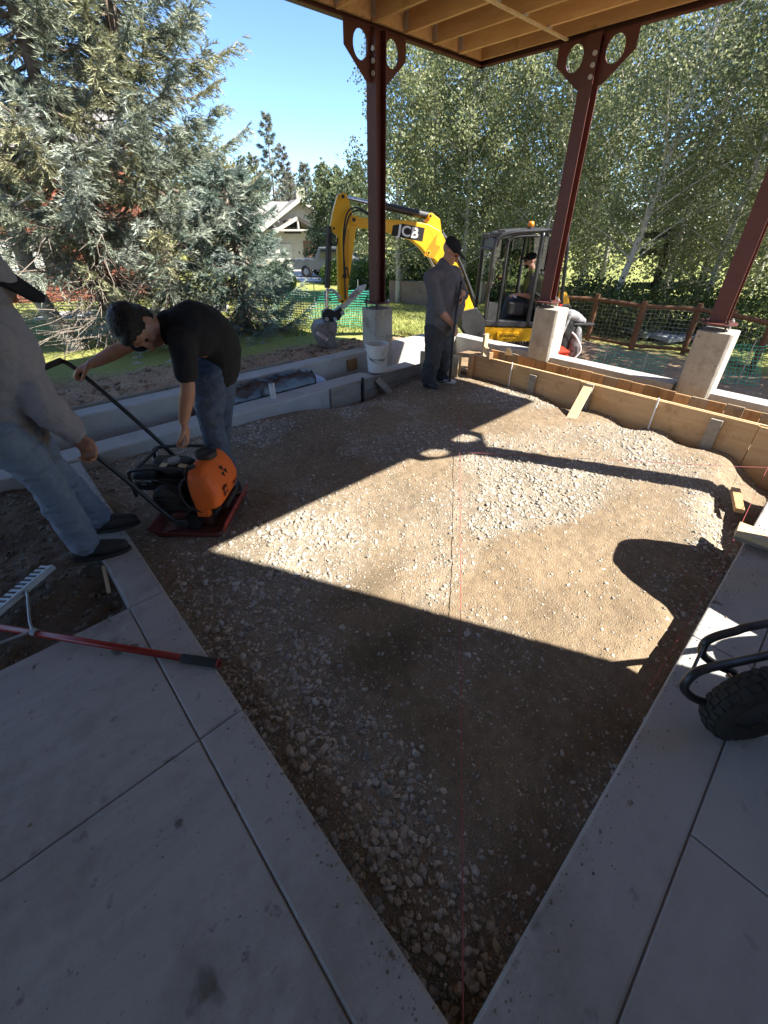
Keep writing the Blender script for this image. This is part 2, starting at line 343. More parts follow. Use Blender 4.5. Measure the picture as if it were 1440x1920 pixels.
# ------------------------------------------------------------------ ground
def tz(x, y):
    lawn = -.40 + .10 * (fbm(x, y, .12, 3) - .5) - .042 * np.clip(.6806 * x + .7327 * y - 13, 0, 26)
    w = sst(7.2, 4.6, x - .12 * y) * sst(4.9, 5.02, y)
    near = .14 - .10 * sst(5.2, 7.5, y) - .28 * sst(7.5, 12, y)
    soilm = soilmask(x, y)
    z = lawn * (1 - w) + near * w
    z = z + soilm * (.16 * (fbm(x, y, 2.3, 5) - .5) + .10 * (fbm(x, y, 6.5, 11, 3) - .5)) * sst(5.0, 5.25, np.maximum(y, x - 1.5))
    inside = (x < 6.35) & (y < 4.95)
    return np.where(inside, -.55, z)
def soilmask(x, y):
    e = .9 * (fbm(x, y, .9, 21) - .5)
    a = sst(6.9, 6.3, y + e + .26 * x - .75) * sst(7.6, 6.6, x + e)
    b = sst(10.6, 9.6, x + e) * sst(4.2, 3.4, y - .18 * (x - 6) + e)
    return np.clip(np.maximum(a, b), 0, 1)
xs = np.concatenate([np.linspace(-260, -12, 20)[:-1], np.linspace(-12, -2, 34)[:-1], np.arange(-2, 12, .07), np.linspace(12, 30, 50), np.linspace(30, 300, 24)[1:]])
ys = np.concatenate([np.linspace(-260, -12, 14)[:-1], np.linspace(-12, 0, 16)[:-1], np.arange(0, 4.87, .3), [4.88, 4.96], np.arange(5.02, 12, .07), np.linspace(12, 40, 70), np.linspace(40, 300, 24)[1:]])
V, F = grid(xs, ys, tz)
sm = soilmask(V[:, 0], V[:, 1])[:, None]; nn = fbm(V[:, 0], V[:, 1], 1.3, 31)[:, None]
grass = np.array([.19, .215, .055]) * (1 - nn) + np.array([.30, .295, .10]) * nn
soil = np.array([.33, .22, .14]) * (.75 + .5 * nn)
groundm = tintmat('ground_earth_and_lawn', .95, 0, .1, 1.0, 34, nscale=26)
from_np('ground', V, F, groundm, col=grass * (1 - sm) + soil * sm, smooth=True, kind='structure', label='lawn and dug brown soil around the building site')

# ------------------------------------------------------------------ gravel bed
def gz(x, y):
    z = .020 * (fbm(x, y, 1.6, 41) - .5) + .022 * (fbm(x, y, 7, 43) - .5) * dens(x, y) + .010 * (fbm(x, y, 22, 47, 2) - .5)
    z = z - .20 * gau(x, y, 3.35, 4.35, .75, .42) - .05 * gau(x, y, 4.6, 4.2, .6, .4)
    z = z + .075 * gau(x, y, 4.15, 3.35, .45, .35) + .03 * gau(x, y, 2.5, 4.0, .25, .2)
    z = z - .17 * sst(3.2, 4.2, x) * sst(.42, .12, y + .10 * (fbm(x, y, 4, 53) - .5)) - .05 * sst(.20, .02, y)
    z = z - .09 * gau(x, y, 5.05, 1.35, .20, .18) - .09 * gau(x, y, 5.05, .78, .18, .18) - .10 * gau(x, y, 5.05, 2.15, .14, .2)
    z = z + .01 * gau(x, y, 4.45, 1.3, .5, .9) - .07 * sst(4.6, 5.05, x) * sst(.8, .2, y)
    z = z - .05 * sst(.42, .27, x) * sst(2.6, .6, y) - .05 * gau(x, y, .35, .1, .35, .3)
    return z
def dens(x, y):
    d = .25 + .85 * sst(.42, .62, fbm(x, y, 1.5, 61))
    d = d + .9 * gau(x, y, .45, 1.2, .30, 1.3) + .5 * gau(x, y, .35, .15, .35, .25) + .7 * gau(x, y, 2.6, 1.55, .75, .28) + .7 * gau(x, y, 4.2, .7, .3, .35) + .5 * gau(x, y, 1.2, 2.2, .7, .35)
    d = d - .75 * gau(x, y, 1.55, .45, .75, .45) - .7 * gau(x, y, 4.2, 2.1, .8, .8) - .5 * gau(x, y, 3.0, 3.0, .9, .6) - .55 * gau(x, y, .95, 1.05, .16, .2) - .4 * gau(x, y, 2.2, .9, .5, .3)
    return np.clip(d, .16, 1.3)
V, F = grid(np.arange(.20, 5.071, .016), np.arange(-.05, 4.25, .016), gz)
d_ = dens(V[:, 0], V[:, 1])[:, None]; n1 = fbm(V[:, 0], V[:, 1], 3.1, 71)[:, None]; n2 = fbm(V[:, 0], V[:, 1], 34, 73, 3)[:, None]
dirt = np.array([.225, .163, .10]) * (.72 + .55 * n1); stony = np.array([.27, .225, .168]) * (.8 + .4 * n1)
wet = gau(V[:, 0], V[:, 1], .98, 1.02, .22, .13)[:, None] + .8 * gau(V[:, 0], V[:, 1], 1.25, 1.45, .3, .1)[:, None] + .55 * gau(V[:, 0], V[:, 1], 4.2, 3.3, .4, .35)[:, None] + .7 * gau(V[:, 0], V[:, 1], 2.0, 3.8, 1.2, .3)[:, None]
cc = (dirt * (1 - np.clip(d_, 0, 1)) + stony * np.clip(d_, 0, 1)) * (.7 + .6 * n2) * (1 - .38 * np.clip(wet, 0, 1))
gravm = tintmat('gravel_dirt', .95, 0, .12, 1.0, 120, nscale=150)
gravel = from_np('gravel_bed', V, F, gravm, col=cc, smooth=True, kind='structure', label='compacted tan dirt and gravel bed between the kerbs')

ICO_V = []; _t = (1 + 5 ** .5) / 2
for a, b in ((-1, _t), (1, _t), (-1, -_t), (1, -_t)): ICO_V.append((a, b, 0))
for a, b in ((-1, _t), (1, _t), (-1, -_t), (1, -_t)): ICO_V.append((0, a, b))
for a, b in ((_t, -1), (_t, 1), (-_t, -1), (-_t, 1)): ICO_V.append((a, 0, b))
ICO_V = np.array(ICO_V) / np.linalg.norm(ICO_V[0])
ICO_F = np.array([(0, 11, 5), (0, 5, 1), (0, 1, 7), (0, 7, 10), (0, 10, 11), (1, 5, 9), (5, 11, 4), (11, 10, 2), (10, 7, 6), (7, 1, 8), (3, 9, 4), (3, 4, 2), (3, 2, 6), (3, 6, 8), (3, 8, 9), (4, 9, 5), (2, 4, 11), (6, 2, 10), (8, 6, 7), (9, 8, 1)])
def rotm(a, ax, bx):
    ca, sa = np.cos(a), np.sin(a); z = np.zeros_like(a); o = np.ones_like(a)
    Rz = np.stack([np.stack([ca, -sa, z], -1), np.stack([sa, ca, z], -1), np.stack([z, z, o], -1)], -2)
    cx_, sx_ = np.cos(ax), np.sin(ax); Rx = np.stack([np.stack([o, z, z], -1), np.stack([z, cx_, -sx_], -1), np.stack([z, sx_, cx_], -1)], -2)
    cb, sb = np.cos(bx), np.sin(bx); Ry = np.stack([np.stack([cb, z, sb], -1), np.stack([z, o, z], -1), np.stack([-sb, z, cb], -1)], -2)
    return Rz @ Rx @ Ry
def stones(name, P, S, mat_, parent, cbase, seed, **kw):
    g = np.random.default_rng(seed); N = len(P)
    V = ICO_V[None] * g.uniform(.5, 1.3, (N, 12, 1)); sc = np.stack([S, S * g.uniform(.55, .95, N), S * g.uniform(.22, .5, N)], -1)
    V = V * sc[:, None, :]
    Rm = rotm(g.uniform(0, 6.28, N), g.normal(0, .35, N), g.normal(0, .35, N)); V = np.einsum('nij,nkj->nki', Rm, V) + P[:, None, :]
    F = (ICO_F[None] + (np.arange(N) * 12)[:, None, None]).reshape(-1, 3)
    br = g.uniform(.6, 1.3, (N, 1)); hue = g.uniform(-1, 1, (N, 1)); C = np.array(cbase) * br * (1 + hue * np.array([.07, 0, -.10]))
    return from_np(name, V.reshape(-1, 3), F, mat_, parent, col=np.repeat(C, 12, 0), **kw)
stonem = tintmat('stone_chips', .9, 0, .2, .3, 200, nscale=120)
N = 120000; px = rng.uniform(.27, 5.05, N); py = rng.uniform(-.03, 4.22, N)
keep = rng.uniform(0, 1.5, N) < dens(px, py) * (.35 + 1.1 * fbm(px, py, 9, 83, 2)); px = px[keep][:20000]; py = py[keep][:20000]
ps = np.clip(rng.lognormal(math.log(.0088), .42, len(px)), .004, .022) * (.7 + .55 * np.clip(dens(px, py), 0, 1.2))
stones('loose_gravel', np.stack([px, py, gz(px, py) + ps * .02], -1), ps, stonem, gravel, (.41, .37, .31), 5, kind='stuff')
N = 90000; px = rng.uniform(.27, 5.05, N); py = rng.uniform(-.03, 4.22, N)
keep = rng.uniform(0, 1.5, N) < .25 + .8 * dens(px, py); px = px[keep][:45000]; py = py[keep][:45000]; n = len(px); ps = np.clip(rng.lognormal(math.log(.0042), .35, n), .002, .008)
OV = np.array([(1, 0, 0), (-1, 0, 0), (0, 1, 0), (0, -1, 0), (0, 0, 1), (0, 0, -1)], float); OF = np.array([(0, 2, 4), (2, 1, 4), (1, 3, 4), (3, 0, 4), (2, 0, 5), (1, 2, 5), (3, 1, 5), (0, 3, 5)])
V = OV[None] * rng.uniform(.6, 1.3, (n, 6, 1)) * ps[:, None, None] * np.array([1, .75, .5]); V = np.einsum('nij,nkj->nki', rotm(rng.uniform(0, 6.28, n), rng.normal(0, .4, n), rng.normal(0, .4, n)), V) + np.stack([px, py, gz(px, py) + ps * .1], -1)[:, None, :]
C = np.array([.40, .355, .29]) * rng.uniform(.6, 1.35, (n, 1)) * (1 + rng.uniform(-1, 1, (n, 1)) * np.array([.06, 0, -.1]))
from_np('gravel_chips', V.reshape(-1, 3), (OF[None] + (np.arange(n) * 6)[:, None, None]).reshape(-1, 3), stonem, gravel, col=np.repeat(C, 6, 0), kind='stuff')
# bigger single stones
def rock_mesh(seed):
    g = random.Random(seed); bm = bmesh.new()
    for k in range(11):
        v = Vector((g.gauss(0, 1), g.gauss(0, 1), g.gauss(0, 1))).normalized() * g.uniform(.8, 1.1); bm.verts.new((v.x, v.y * .72, v.z * .42))
    bmesh.ops.convex_hull(bm, input=bm.verts)
    for v in list(bm.verts):
        if not v.link_faces: bm.verts.remove(v)
    me = bpy.data.meshes.new('stone'); bm.to_mesh(me); bm.free(); me.materials.append(rockm); return me
rockm = mat('single_stone', (.33, .295, .24), (.45, .405, .34), 30, .9, .3, 90, vary=.35)
RM = [rock_mesh(k) for k in range(9)]
def rock(parent, x, y, z, s, name='stone'):
    o = bpy.data.objects.new(name, random.choice(RM)); COL.objects.link(o); o.location = (x, y, z); o.scale = (s, s, s)
    o.rotation_euler = (random.gauss(0, .3), random.gauss(0, .3), random.uniform(0, 6.28)); o.parent = parent; return o
for k in range(255):
    u = random.random()
    if u < .30: x = .30 + abs(random.gauss(0, .20)); y = random.uniform(.0, .45) * (1 + x)
    elif u < .70: x = .30 + abs(random.gauss(0, .16)); y = random.uniform(.2, 2.6)
    elif u < .80: x = random.uniform(.35, 2.2); y = -.01 + abs(random.gauss(0, .07))
    else: x = random.uniform(.5, 3.6); y = random.uniform(.3, 2.6)
    s = random.uniform(.011, .021) * (1.1 if y < .5 and x < .6 else .85)
    rock(gravel, x, y, float(gz(np.array(x), np.array(y))) + s * .15, s)

# ------------------------------------------------------------------ concrete slabs
def panel(parent, x0, x1, y0, y1, z0, z1, m=conc, bev=.005, name='panel'):
    return MB().bb(x0, x1, y0, y1, z0, z1).build(name, m, parent, bevel=bev)
sL = empty('left_paving', (0, .5, .1), 'smooth grey concrete paving with scored joints, lower left', None, None, 'structure')
g = .0022
for y0, y1 in ((-2.6, -.15), (-.15, 1.185), (1.185, 2.128)):
    for x0, x1 in ((-2.6, -1.35), (-1.35, .077)):
        panel(sL, x0 + g, x1 - g, y0 + g, y1 - g, -.05, .10)
kL = empty('left_kerb', (.17, 1, .1), 'narrow grey concrete kerb strip along the left edge of the gravel', None, None, 'structure')
for y0, y1 in ((-.277, 1.185), (1.185, 2.128), (2.128, 3.35), (3.35, 4.215)):
    panel(kL, .077 + g, .268, y0 + g * .6, y1 - g * .6, -.25, .101, bev=.010)
kR = empty('right_kerb', (1.5, -.15, .1), 'narrow grey concrete kerb strip along the right edge of the gravel', None, None, 'structure')
for x0, x1 in ((.268, 2.15), (2.15, 3.30), (3.42, 4.45)):
    panel(kR, x0 + g * .6, x1 - g * .6, -.277 + g, -.018, -.25, .101, bev=.010)
sR = empty('right_paving', (1.5, -.8, .1), 'grey concrete paving beyond the right kerb, under the wheelbarrow', None, None, 'structure')
for x0, x1 in ((-.15, 1.2), (1.2, 2.15), (2.15, 3.3), (3.3, 4.45), (4.45, 6.0)):
    panel(sR, x0 + g, x1 - g, -1.34, -.277 - g, -.05, .10)
MB().bb(-2.6, .268, -1.34, -.284, -.06, .096).build('corner_paving', conc, kind='structure', label='grey concrete paving at the corner under the viewer')
for par, bx_ in ((sL, (-2.6, .0745, -2.6, 2.12)), (kL, (.0755, .25, -.27, 4.2)), (kR, (.275, 4.44, -.2755, -.04)), (sR, (-.14, 5.98, -1.33, -.2765))):
    MB().bb(bx_[0], bx_[1], bx_[2], bx_[3], -.2, .088).build('joint_bed', conc2, par)
def spill(par, n, fx, fy):
    x = fx(n); y = fy(n); s = np.clip(rng.lognormal(math.log(.0032), .45, n), .0015, .009)
    V = OV[None] * rng.uniform(.6, 1.3, (n, 6, 1)) * s[:, None, None] * np.array([1, .75, .5]) + np.stack([x, y, np.full(n, .1015) + s * .3], -1)[:, None, :]
    from_np('spilled_grit', V.reshape(-1, 3), (OF[None] + (np.arange(n) * 6)[:, None, None]).reshape(-1, 3), stonem, par, col=np.repeat(np.array([.26, .215, .16]) * rng.uniform(.6, 1.3, (n, 1)), 6, 0), kind='stuff')
spill(kL, 420, lambda n: .262 - np.abs(rng.normal(0, .05, n)).clip(0, .17), lambda n: rng.uniform(.0, 4.1, n))
spill(kR, 420, lambda n: rng.uniform(.35, 4.3, n), lambda n: -.025 - np.abs(rng.normal(0, .06, n)).clip(0, .24))
spill(sL, 260, lambda n: rng.uniform(-1.2, .06, n), lambda n: rng.uniform(-.1, 2.1, n))
# dug soil left of the kerb and the fill strips between the walls
V, F = grid(np.arange(-3, .085, .025), np.arange(2.12, 4.24, .025), lambda x, y: .015 + .10 * (fbm(x, y, 3, 91) - .5) + .06 * (fbm(x, y, 11, 93, 3) - .5) - .05 * sst(-.12, .06, x))
n1 = fbm(V[:, 0], V[:, 1], 4, 95)[:, None]
darksoil = from_np('dark_soil', V, F, gravm, col=np.array([.16, .125, .09]) * (.6 + .8 * n1), smooth=True, kind='structure', label='dark crumbly soil left of the kerb under the worker in the hoodie')
N = 5000; px = rng.uniform(-1.5, .06, N); py = rng.uniform(2.14, 4.2, N); ps = np.clip(rng.lognormal(math.log(.009), .5, N), .004, .03)
stones('soil_crumbs', np.stack([px, py, .015 + .10 * (fbm(px, py, 3, 91) - .5) + .06 * (fbm(px, py, 11, 93, 3) - .5) - .05 * sst(-.12, .06, px) + ps * .1], -1), ps, stonem, darksoil, (.17, .14, .11), 15, kind='stuff')
V, F = grid(np.arange(-3, 6.2, .05), np.arange(4.45, 4.85, .05), lambda x, y: -.02 + .06 * (fbm(x, y, 5, 97) - .5) - .12 * sst(2.5, 4, x))
from_np('trench_soil', V, F, gravm, col=np.array([.15, .115, .08]) * (.7 + .6 * fbm(V[:, 0], V[:, 1], 6, 98)[:, None]), smooth=True, kind='structure', label='soil in the trench between the two left concrete walls')
V, F = grid(np.arange(5.06, 6.25, .05), np.arange(-1.3, 4.5, .05), lambda x, y: .02 + .06 * (fbm(x, y, 5, 99) - .5))
from_np('fill_soil', V, F, gravm, col=np.array([.26, .18, .11]) * (.7 + .6 * fbm(V[:, 0], V[:, 1], 6, 98)[:, None]), smooth=True, kind='structure', label='soil between the plywood forms and the concrete beam')

# ------------------------------------------------------------------ walls and beams
def rough_box(x0, x1, y0, y1, z0, z1, jit=.004, cut=.25):
    m = MB(); m.bb(x0, x1, y0, y1, z0, z1); return m
rough_box(-3, 3.72, 4.215, 4.50, -.55, .125).build('low_concrete_wall', conc2, bevel=.015, label='low concrete wall along the far left edge of the gravel', cat='wall')
o = MB().bb(-3, 4.16, 4.80, 5.03, -.5, .285); o.build('low_concrete_wall', conc2, bevel=.015, label='outer concrete wall behind the trench, dug soil behind it', cat='wall')
MB().bb(4.62, 6.18, 4.81, 5.03, -.5, .285).build('low_concrete_wall', conc2, bevel=.015, label='short sunlit concrete wall between the standing man and the bucket pier', cat='wall')
MB().bb(6.18, 6.43, 3.37, 5.03, -.5, .19).build('concrete_beam', conc2, bevel=.015, label='white sunlit concrete beam in front of the excavator', cat='beam')
MB().bb(6.18, 6.43, 1.34, 3.03, -.5, .18).build('concrete_beam', conc2, bevel=.015, label='sunlit concrete beam between the two right-hand piers', cat='beam')
MB().bb(6.18, 6.43, -1.3, 1.0, -.5, .17).build('concrete_beam', conc2, bevel=.015, label='sunlit concrete beam right of the rightmost pier', cat='beam')

# ------------------------------------------------------------------ piers and posts
ZD = 3.68; XC = 6.39; YC = 4.96; YN = -.69
def pier(x, y, z0, z1, w, label):
    h = w / 2; c = .03; m = MB()
    poly = [(x - h + c, y - h), (x + h - c, y - h), (x + h, y - h + c), (x + h, y + h - c), (x + h - c, y + h), (x - h + c, y + h), (x - h, y + h - c), (x - h, y - h + c)]
    m.prism([(a, b, (z0 + z1) / 2) for a, b in poly], (0, 0, z1 - z0))
    return m.build('concrete_pier', pierm, bevel=.008, label=label, cat='pier', group='concrete piers')
def post(x, y, zp, along, label):
    t = empty('steel_post', (x, y, zp), label, 'post', 'steel posts')
    zb = zp + .07
    d = Vector((1, 0, 0)) if along == 'x' else Vector((0, 1, 0)); e = Vector((0, 1, 0)) if along == 'x' else Vector((1, 0, 0))
    m = MB(); w = .165
    m.bb(x - w / 2, x - w / 2 + .013, y - w / 2, y + w / 2, zb + .014, ZD); m.bb(x + w / 2 - .013, x + w / 2, y - w / 2, y + w / 2, zb + .014, ZD)
    m.bb(x - w / 2 + .013, x + w / 2 - .013, y - .006, y + .006, zb + .014, ZD); m.build('column', steel, t, bevel=.002)
    m = MB(); m.lathe([(.19, 0), (.19, .018)], (x, y, zb), (0, 0, 1), 28); m.build('base_plate', steel, t, bevel=.003)
    for sx in (-1, 1):
        for sy in (-1, 1):
            m = MB().cyl((x + sx * .11, y + sy * .11, zp), (x + sx * .11, y + sy * .11, zb + .05), .010, n=8)
            m.cyl((x + sx * .11, y + sy * .11, zb + .018), (x + sx * .11, y + sy * .11, zb + .034), .02, n=6); m.cyl((x + sx * .11, y + sy * .11, zb - .016), (x + sx * .11, y + sy * .11, zb), .02, n=6)
            m.build('anchor_bolt', blackm if sx < 0 else bucketg, t)
    for s in (-1, 1):                       # bracket plate with an oval hole
        out = [(.0835, ZD), (.46, ZD), (.46, ZD - .19), (.15, ZD - .44), (.0835, ZD - .44)]
        hc = (.235, ZD - .155); hr = (.105, .125); n = 28
        def edge(a):
            dx, dz = math.cos(a), math.sin(a); best = 9
            for i in range(5):
                (x0, z0), (x1, z1) = out[i], out[(i + 1) % 5]; ex, ez = x1 - x0, z1 - z0; den = dx * ez - dz * ex
                if abs(den) < 1e-9: continue
                tt = ((x0 - hc[0]) * ez - (z0 - hc[1]) * ex) / den; uu = ((x0 - hc[0]) * dz - (z0 - hc[1]) * dx) / den
                if tt > 0 and -1e-6 <= uu <= 1 + 1e-6: best = min(best, tt)
            return (hc[0] + dx * best, hc[1] + dz * best)
        angs = sorted([2 * math.pi * k / n for k in range(n)] + [math.atan2(p[1] - hc[1], p[0] - hc[0]) % (2 * math.pi) for p in out])
        O = [edge(a) for a in angs]; I = [(hc[0] + hr[0] * math.cos(a), hc[1] + hr[1] * math.sin(a)) for a in angs]; q = len(angs)
        vs = []; 
        for off in (-.008, .008):
            for L_ in (O, I): vs += [Vector((x, y, 0)) + d * (s * p[0]) + e * off + Vector((0, 0, p[1])) for p in L_]
        fs = []
        for i in range(q):
            j = (i + 1) % q
            fs += [(i, j, q + j, q + i), (2 * q + i, 3 * q + i, 3 * q + j, 2 * q + j), (i, 2 * q + i, 2 * q + j, j), (q + i, q + j, 3 * q + j, 3 * q + i)]
        MB().add(vs, fs).build('bracket_plate', steel, t)
    for k in range(3):
        z = ZD - .17 - k * .10
        f = -e * (w / 2) if along == 'y' else -e * .012
        p = Vector((x, y, z)) + (Vector((-w / 2, 0, 0)) if along == 'y' else Vector((-w / 2, .0, 0))) + Vector((0, -.05, 0))
        MB().cyl(p, p - Vector((.022, 0, 0)), .024, n=8).build('bolt', bucketg, t)
    return t
pier(4.41, 4.91, -.5, .83, .34, 'grey concrete pier behind the white bucket'); post(4.41, 4.91, .83, 'x', 'dark red steel post rising behind the white bucket, left of the deck corner')
pier(6.31, 3.20, -.5, .835, .36, 'concrete pier in front of the excavator cab'); post(6.31, 3.30, .835, 'y', 'rust red steel post standing in front of the excavator cab')
pier(6.31, 1.12, -.5, .845, .36, 'rightmost concrete pier, by the wire mesh fence'); post(6.31, 1.16, .845, 'y', 'rust red steel post at the right edge by the wire mesh fence')
pier(4.62, -.64, -.5, .80, .34, 'concrete pier just outside the right edge of the picture'); post(4.62, -.64, .80, 'x', 'steel post outside the right edge whose shadow crosses the gravel')

# ------------------------------------------------------------------ deck overhead
dk = empty('timber_deck', (2, 2, ZD), 'open underside of a raised timber deck on dark red steel beams', 'deck')
def chan(p0, p1, inw):                 # steel channel: web outside, flanges inwards
    p0 = Vector(p0); p1 = Vector(p1); m = MB(); i = Vector(inw)
    m.bar(p0 + Vector((0, 0, .11)), p1 + Vector((0, 0, .11)), .012, .22)
    for z in (.006, .214): m.bar(p0 + i * .04 + Vector((0, 0, z)), p1 + i * .04 + Vector((0, 0, z)), .068, .012)
    return m.build('steel_beam', steel, dk)
chan((-6, YC, ZD), (XC + .006, YC, ZD), (0, -1, 0)); chan((XC, YN, ZD), (XC, YC - .007, ZD), (-1, 0, 0)); chan((-6, YN, ZD), (XC - .007, YN, ZD), (0, 1, 0))  # deck drawn out to the left, out of view, to darken the paving
MB().bb(-6, XC - .09, YC - .09, YC - .045, ZD + .05, ZD + .29).build('rim_joist', joistw, dk, bevel=.003)
MB().bb(XC - .13, XC - .09, YN + .1, YC - .095, ZD + .05, ZD + .29).build('rim_joist', joistw, dk, bevel=.003)
xj = [5.80 - .49 * k for k in range(0, 25)]
for x in xj:
    if x < -5.9: break
    MB().bb(x - .021, x + .021, YN + .1, YC - .095, ZD + .03, ZD + .29).build('joist', joistw, dk, bevel=.003)
    for yy in (YC - .10,):
        MB().bb(x - .032, x - .022, yy - .06, yy, ZD + .06, ZD + .22).build('joist_hanger', bucketg, dk)
    MB().bb(x - .04, x + .04, 3.60, 3.68, ZD + .021, ZD + .0295).build('metal_strap', bucketg, dk)
MB().bb(-2.5, XC - .14, 3.625, 3.665, ZD + .004, ZD + .0205).build('bridging_strip', palew, dk)
for k in range(11):
    MB().bb(-6 + k * 1.13 + .002, -6 + (k + 1) * 1.13 - .002 if k < 10 else XC, YN, YC, ZD + .291, ZD + .31).build('deck_sheet', plyw, dk)
# house behind the viewer whose corner shades the near half of the site
hs = empty('house', (-2, -4, 0), 'house behind the viewer carrying the deck', 'house')
MB().bb(-9, 2.60, -9, -1.36, -.5, 6.2).build('wall', housew, hs)
m = MB(); m.prism([(-9.4, -9.4, 6.2), (-9.4, -1.1, 6.2), (-9.4, -5.2, 8.2)], (0, 0, 0)); 
MB().add([(-9.3, -9.3, 6.2), (2.75, -9.3, 6.2), (2.75, -1.2, 6.2), (-9.3, -1.2, 6.2), (-9.3, -5.2, 8.0), (2.75, -5.2, 8.0)], [(0, 3, 2, 1), (0, 1, 5, 4), (2, 3, 4, 5), (1, 2, 5), (0, 4, 3)]).build('roof', shingle, hs)

# ------------------------------------------------------------------ formwork on the far side
def board(name, label, x0, x1, y0, y1, z0, z1, m=formw, cat='board', group=None, bev=.003):
    return MB().bb(x0, x1, y0, y1, z0, z1).build(name, m, bevel=bev, label=label, cat=cat, group=group)
board('form_board', 'long plywood form board beside the standing man, left piece', 5.055, 5.08, 2.02, 3.62, -.22, .305, cat='form board')
board('form_board', 'long plywood form board, middle piece below the two right piers', 5.056, 5.081, .30, 2.015, -.25, .295, cat='form board')
board('form_board', 'plywood form board at the right edge of the picture', 5.057, 5.082, -1.0, .295, -.3, .285, cat='form board')
for y0, y1 in ((2.02, 3.62), (.30, 2.015), (-1.0, .295)):
    pass
m = MB(); m.bb(5.085, 5.105, -1.0, 3.6, .262, .300); m.build('form_cleat', palew, bevel=.002, label='pale timber cleat along the top of the plywood form boards', cat='cleat')
planks2 = mat('grey_plank', (.25, .19, .13), (.34, .27, .19), 4, .85, .2, 40, stretch=(5, 5, .8), c3=(.14, .10, .07), s3=6, t3=(.55, .75), vary=.2)
planks3 = mat('dark_plank', (.13, .075, .04), (.20, .12, .065), 4, .85, .2, 40, stretch=(5, 5, .8), vary=.25)
# row of short upright planks behind the form
y = 3.55; k = 0
while y > -.6:
    w = random.uniform(.13, .17); h = .325 + random.uniform(-.006, .006) - .004 * (3.5 - y)
    nm = ['reddish brown', 'grey brown', 'dark brown', 'orange brown'][k % 4]
    tilt = random.gauss(0, .006)
    mm = MB().box((5.42 + random.gauss(0, .006), y - w / 2, h / 2 - .12), (.022, w - .004, h + .24), (1, 0, tilt), (0, 1, tilt))
    mm.build('upright_plank', [brownw, planks2][int(random.random() * 1.35)], bevel=.002, label='short upright brown plank in the row behind the plywood form', cat='plank', group='row of upright planks')
    y -= w; k += 1
# stakes and braces of the form
def stake(p0, p1, w, t, label, m=greyw, name='wooden_stake', cat='stake', up=(0, 0, 1)):
    return MB().bar(p0, p1, w, t, up).build(name, m, bevel=.002, label=label, cat=cat)
stake((5.03, 2.62, -.16), (5.03, 2.62, .24), .035, .09, 'grey stake nailed to the form left of the pale braced stake', up=(0, 1, 0))
stake((5.03, 1.90, -.16), (5.03, 1.90, .30), .035, .09, 'stake held by a slanted brace below the cab pier', greyw, up=(0, 1, 0))
stake((4.62, 1.86, -.02), (4.985, 1.90, .27), .10, .035, 'slanted pale timber brace leaning on the form below the cab pier', palew, 'timber_brace', 'brace')
stake((5.03, .62, -.2), (5.03, .62, .26), .035, .10, 'grey stake nailed to the form near the right edge', up=(0, 1, 0))
for (ya, lab) in ((2.95, 'thin white marker rod against the left form board'), (1.17, 'thin white marker rod against the middle form board')):
    MB().cyl((5.035, ya, -.15), (5.028, ya, .33), .008, n=8).build('marker_rod', inkw, label=lab, cat='rod')
stake((5.02, 3.60, -.1), (5.02, 3.60, .30), .04, .07, 'stake at the end of the plywood form beside the standing man', formw, up=(0, 1, 0))
stake((5.35, 3.62, .33), (5.05, 3.30, .34), .05, .09, 'short timber block lying on the end of the form', formw, 'timber_block', 'block')
stake((5.40, 3.66, .0), (5.40, 3.66, .52), .04, .09, 'short pale stake standing behind the end of the form', palew, up=(1, 0, 0))
mm = MB(); a = Vector((5.22, 3.2, .36)); mm.prism([a, a + Vector((.03, -.11, 0)), a + Vector((.0, -.07, .09)), a + Vector((-.02, -.03, .10))], (.08, .04, 0)); mm.build('timber_offcut', palew, bevel=.003, label='small pale timber offcut on the end of the form', cat='offcut')
board('form_board', 'pale upright form board right of the standing man', 4.86, 4.88, 3.70, 3.98, -.25, .28, palew, cat='form board')
MB().bar((4.72, 4.30, 0), (4.95, 3.72, 0), .03, .55).build('form_board', palew, bevel=.003, label='sunlit corner form board behind the standing man', cat='form board')
# left wall boards
def wboard(xa, xb, za, zb, ya, label, m=greyw, dz=0):
    return MB().bar((xa, ya, (za + zb) / 2 + dz), (xb, ya, (za + zb) / 2), .022, zb - za).build('grey_board', m, bevel=.003, label=label, cat='board')
wboard(2.98, 3.46, -.16, .13, 4.195, 'short weathered grey board nailed to the left wall below the bucket')
wboard(3.50, 4.62, -.02, .135, 4.19, 'long weathered grey upper board right of the black rod')
wboard(3.50, 4.62, -.20, -.028, 4.196, 'long weathered grey lower board right of the black rod')
MB().bb(3.48, 4.6, 4.215, 4.50, -.4, .10).build('low_concrete_wall', conc2, bevel=.01, label='stub of low wall behind the grey boards by the standing man', cat='wall')
MB().bar((3.48, 4.165, -.32), (3.48, 4.165, .17), .028, .028, (0, 1, 0)).build('steel_rod', blackm, label='black steel rod stake in front of the grey boards', cat='rod')
MB().bar((3.72, 4.16, .10), (3.92, 3.93, -.20), .095, .03, (0, -1, .6)).build('timber_brace', greyw, bevel=.003, label='short slanted timber brace leaning on the grey boards', cat='brace')
MB().bb(3.72, 3.90, 4.775, 4.797, .06, .22).build('wood_block', brownw, bevel=.003, label='small brown wood block on the outer wall left of the bucket', cat='block')
MB().bar((-3, 5.06, .30), (3.0, 5.06, .285), .035, .03).build('form_cleat', greyw, bevel=.003, label='weathered timber strip along the back of the outer left wall', cat='strip')
MB().bar((1.62, 4.55, .02), (1.62, 4.83, .30), .30, .02, (0, -1, 1)).build('grey_board', greyw, bevel=.003, label='grey board leaning in the trench behind the bending man', cat='board')
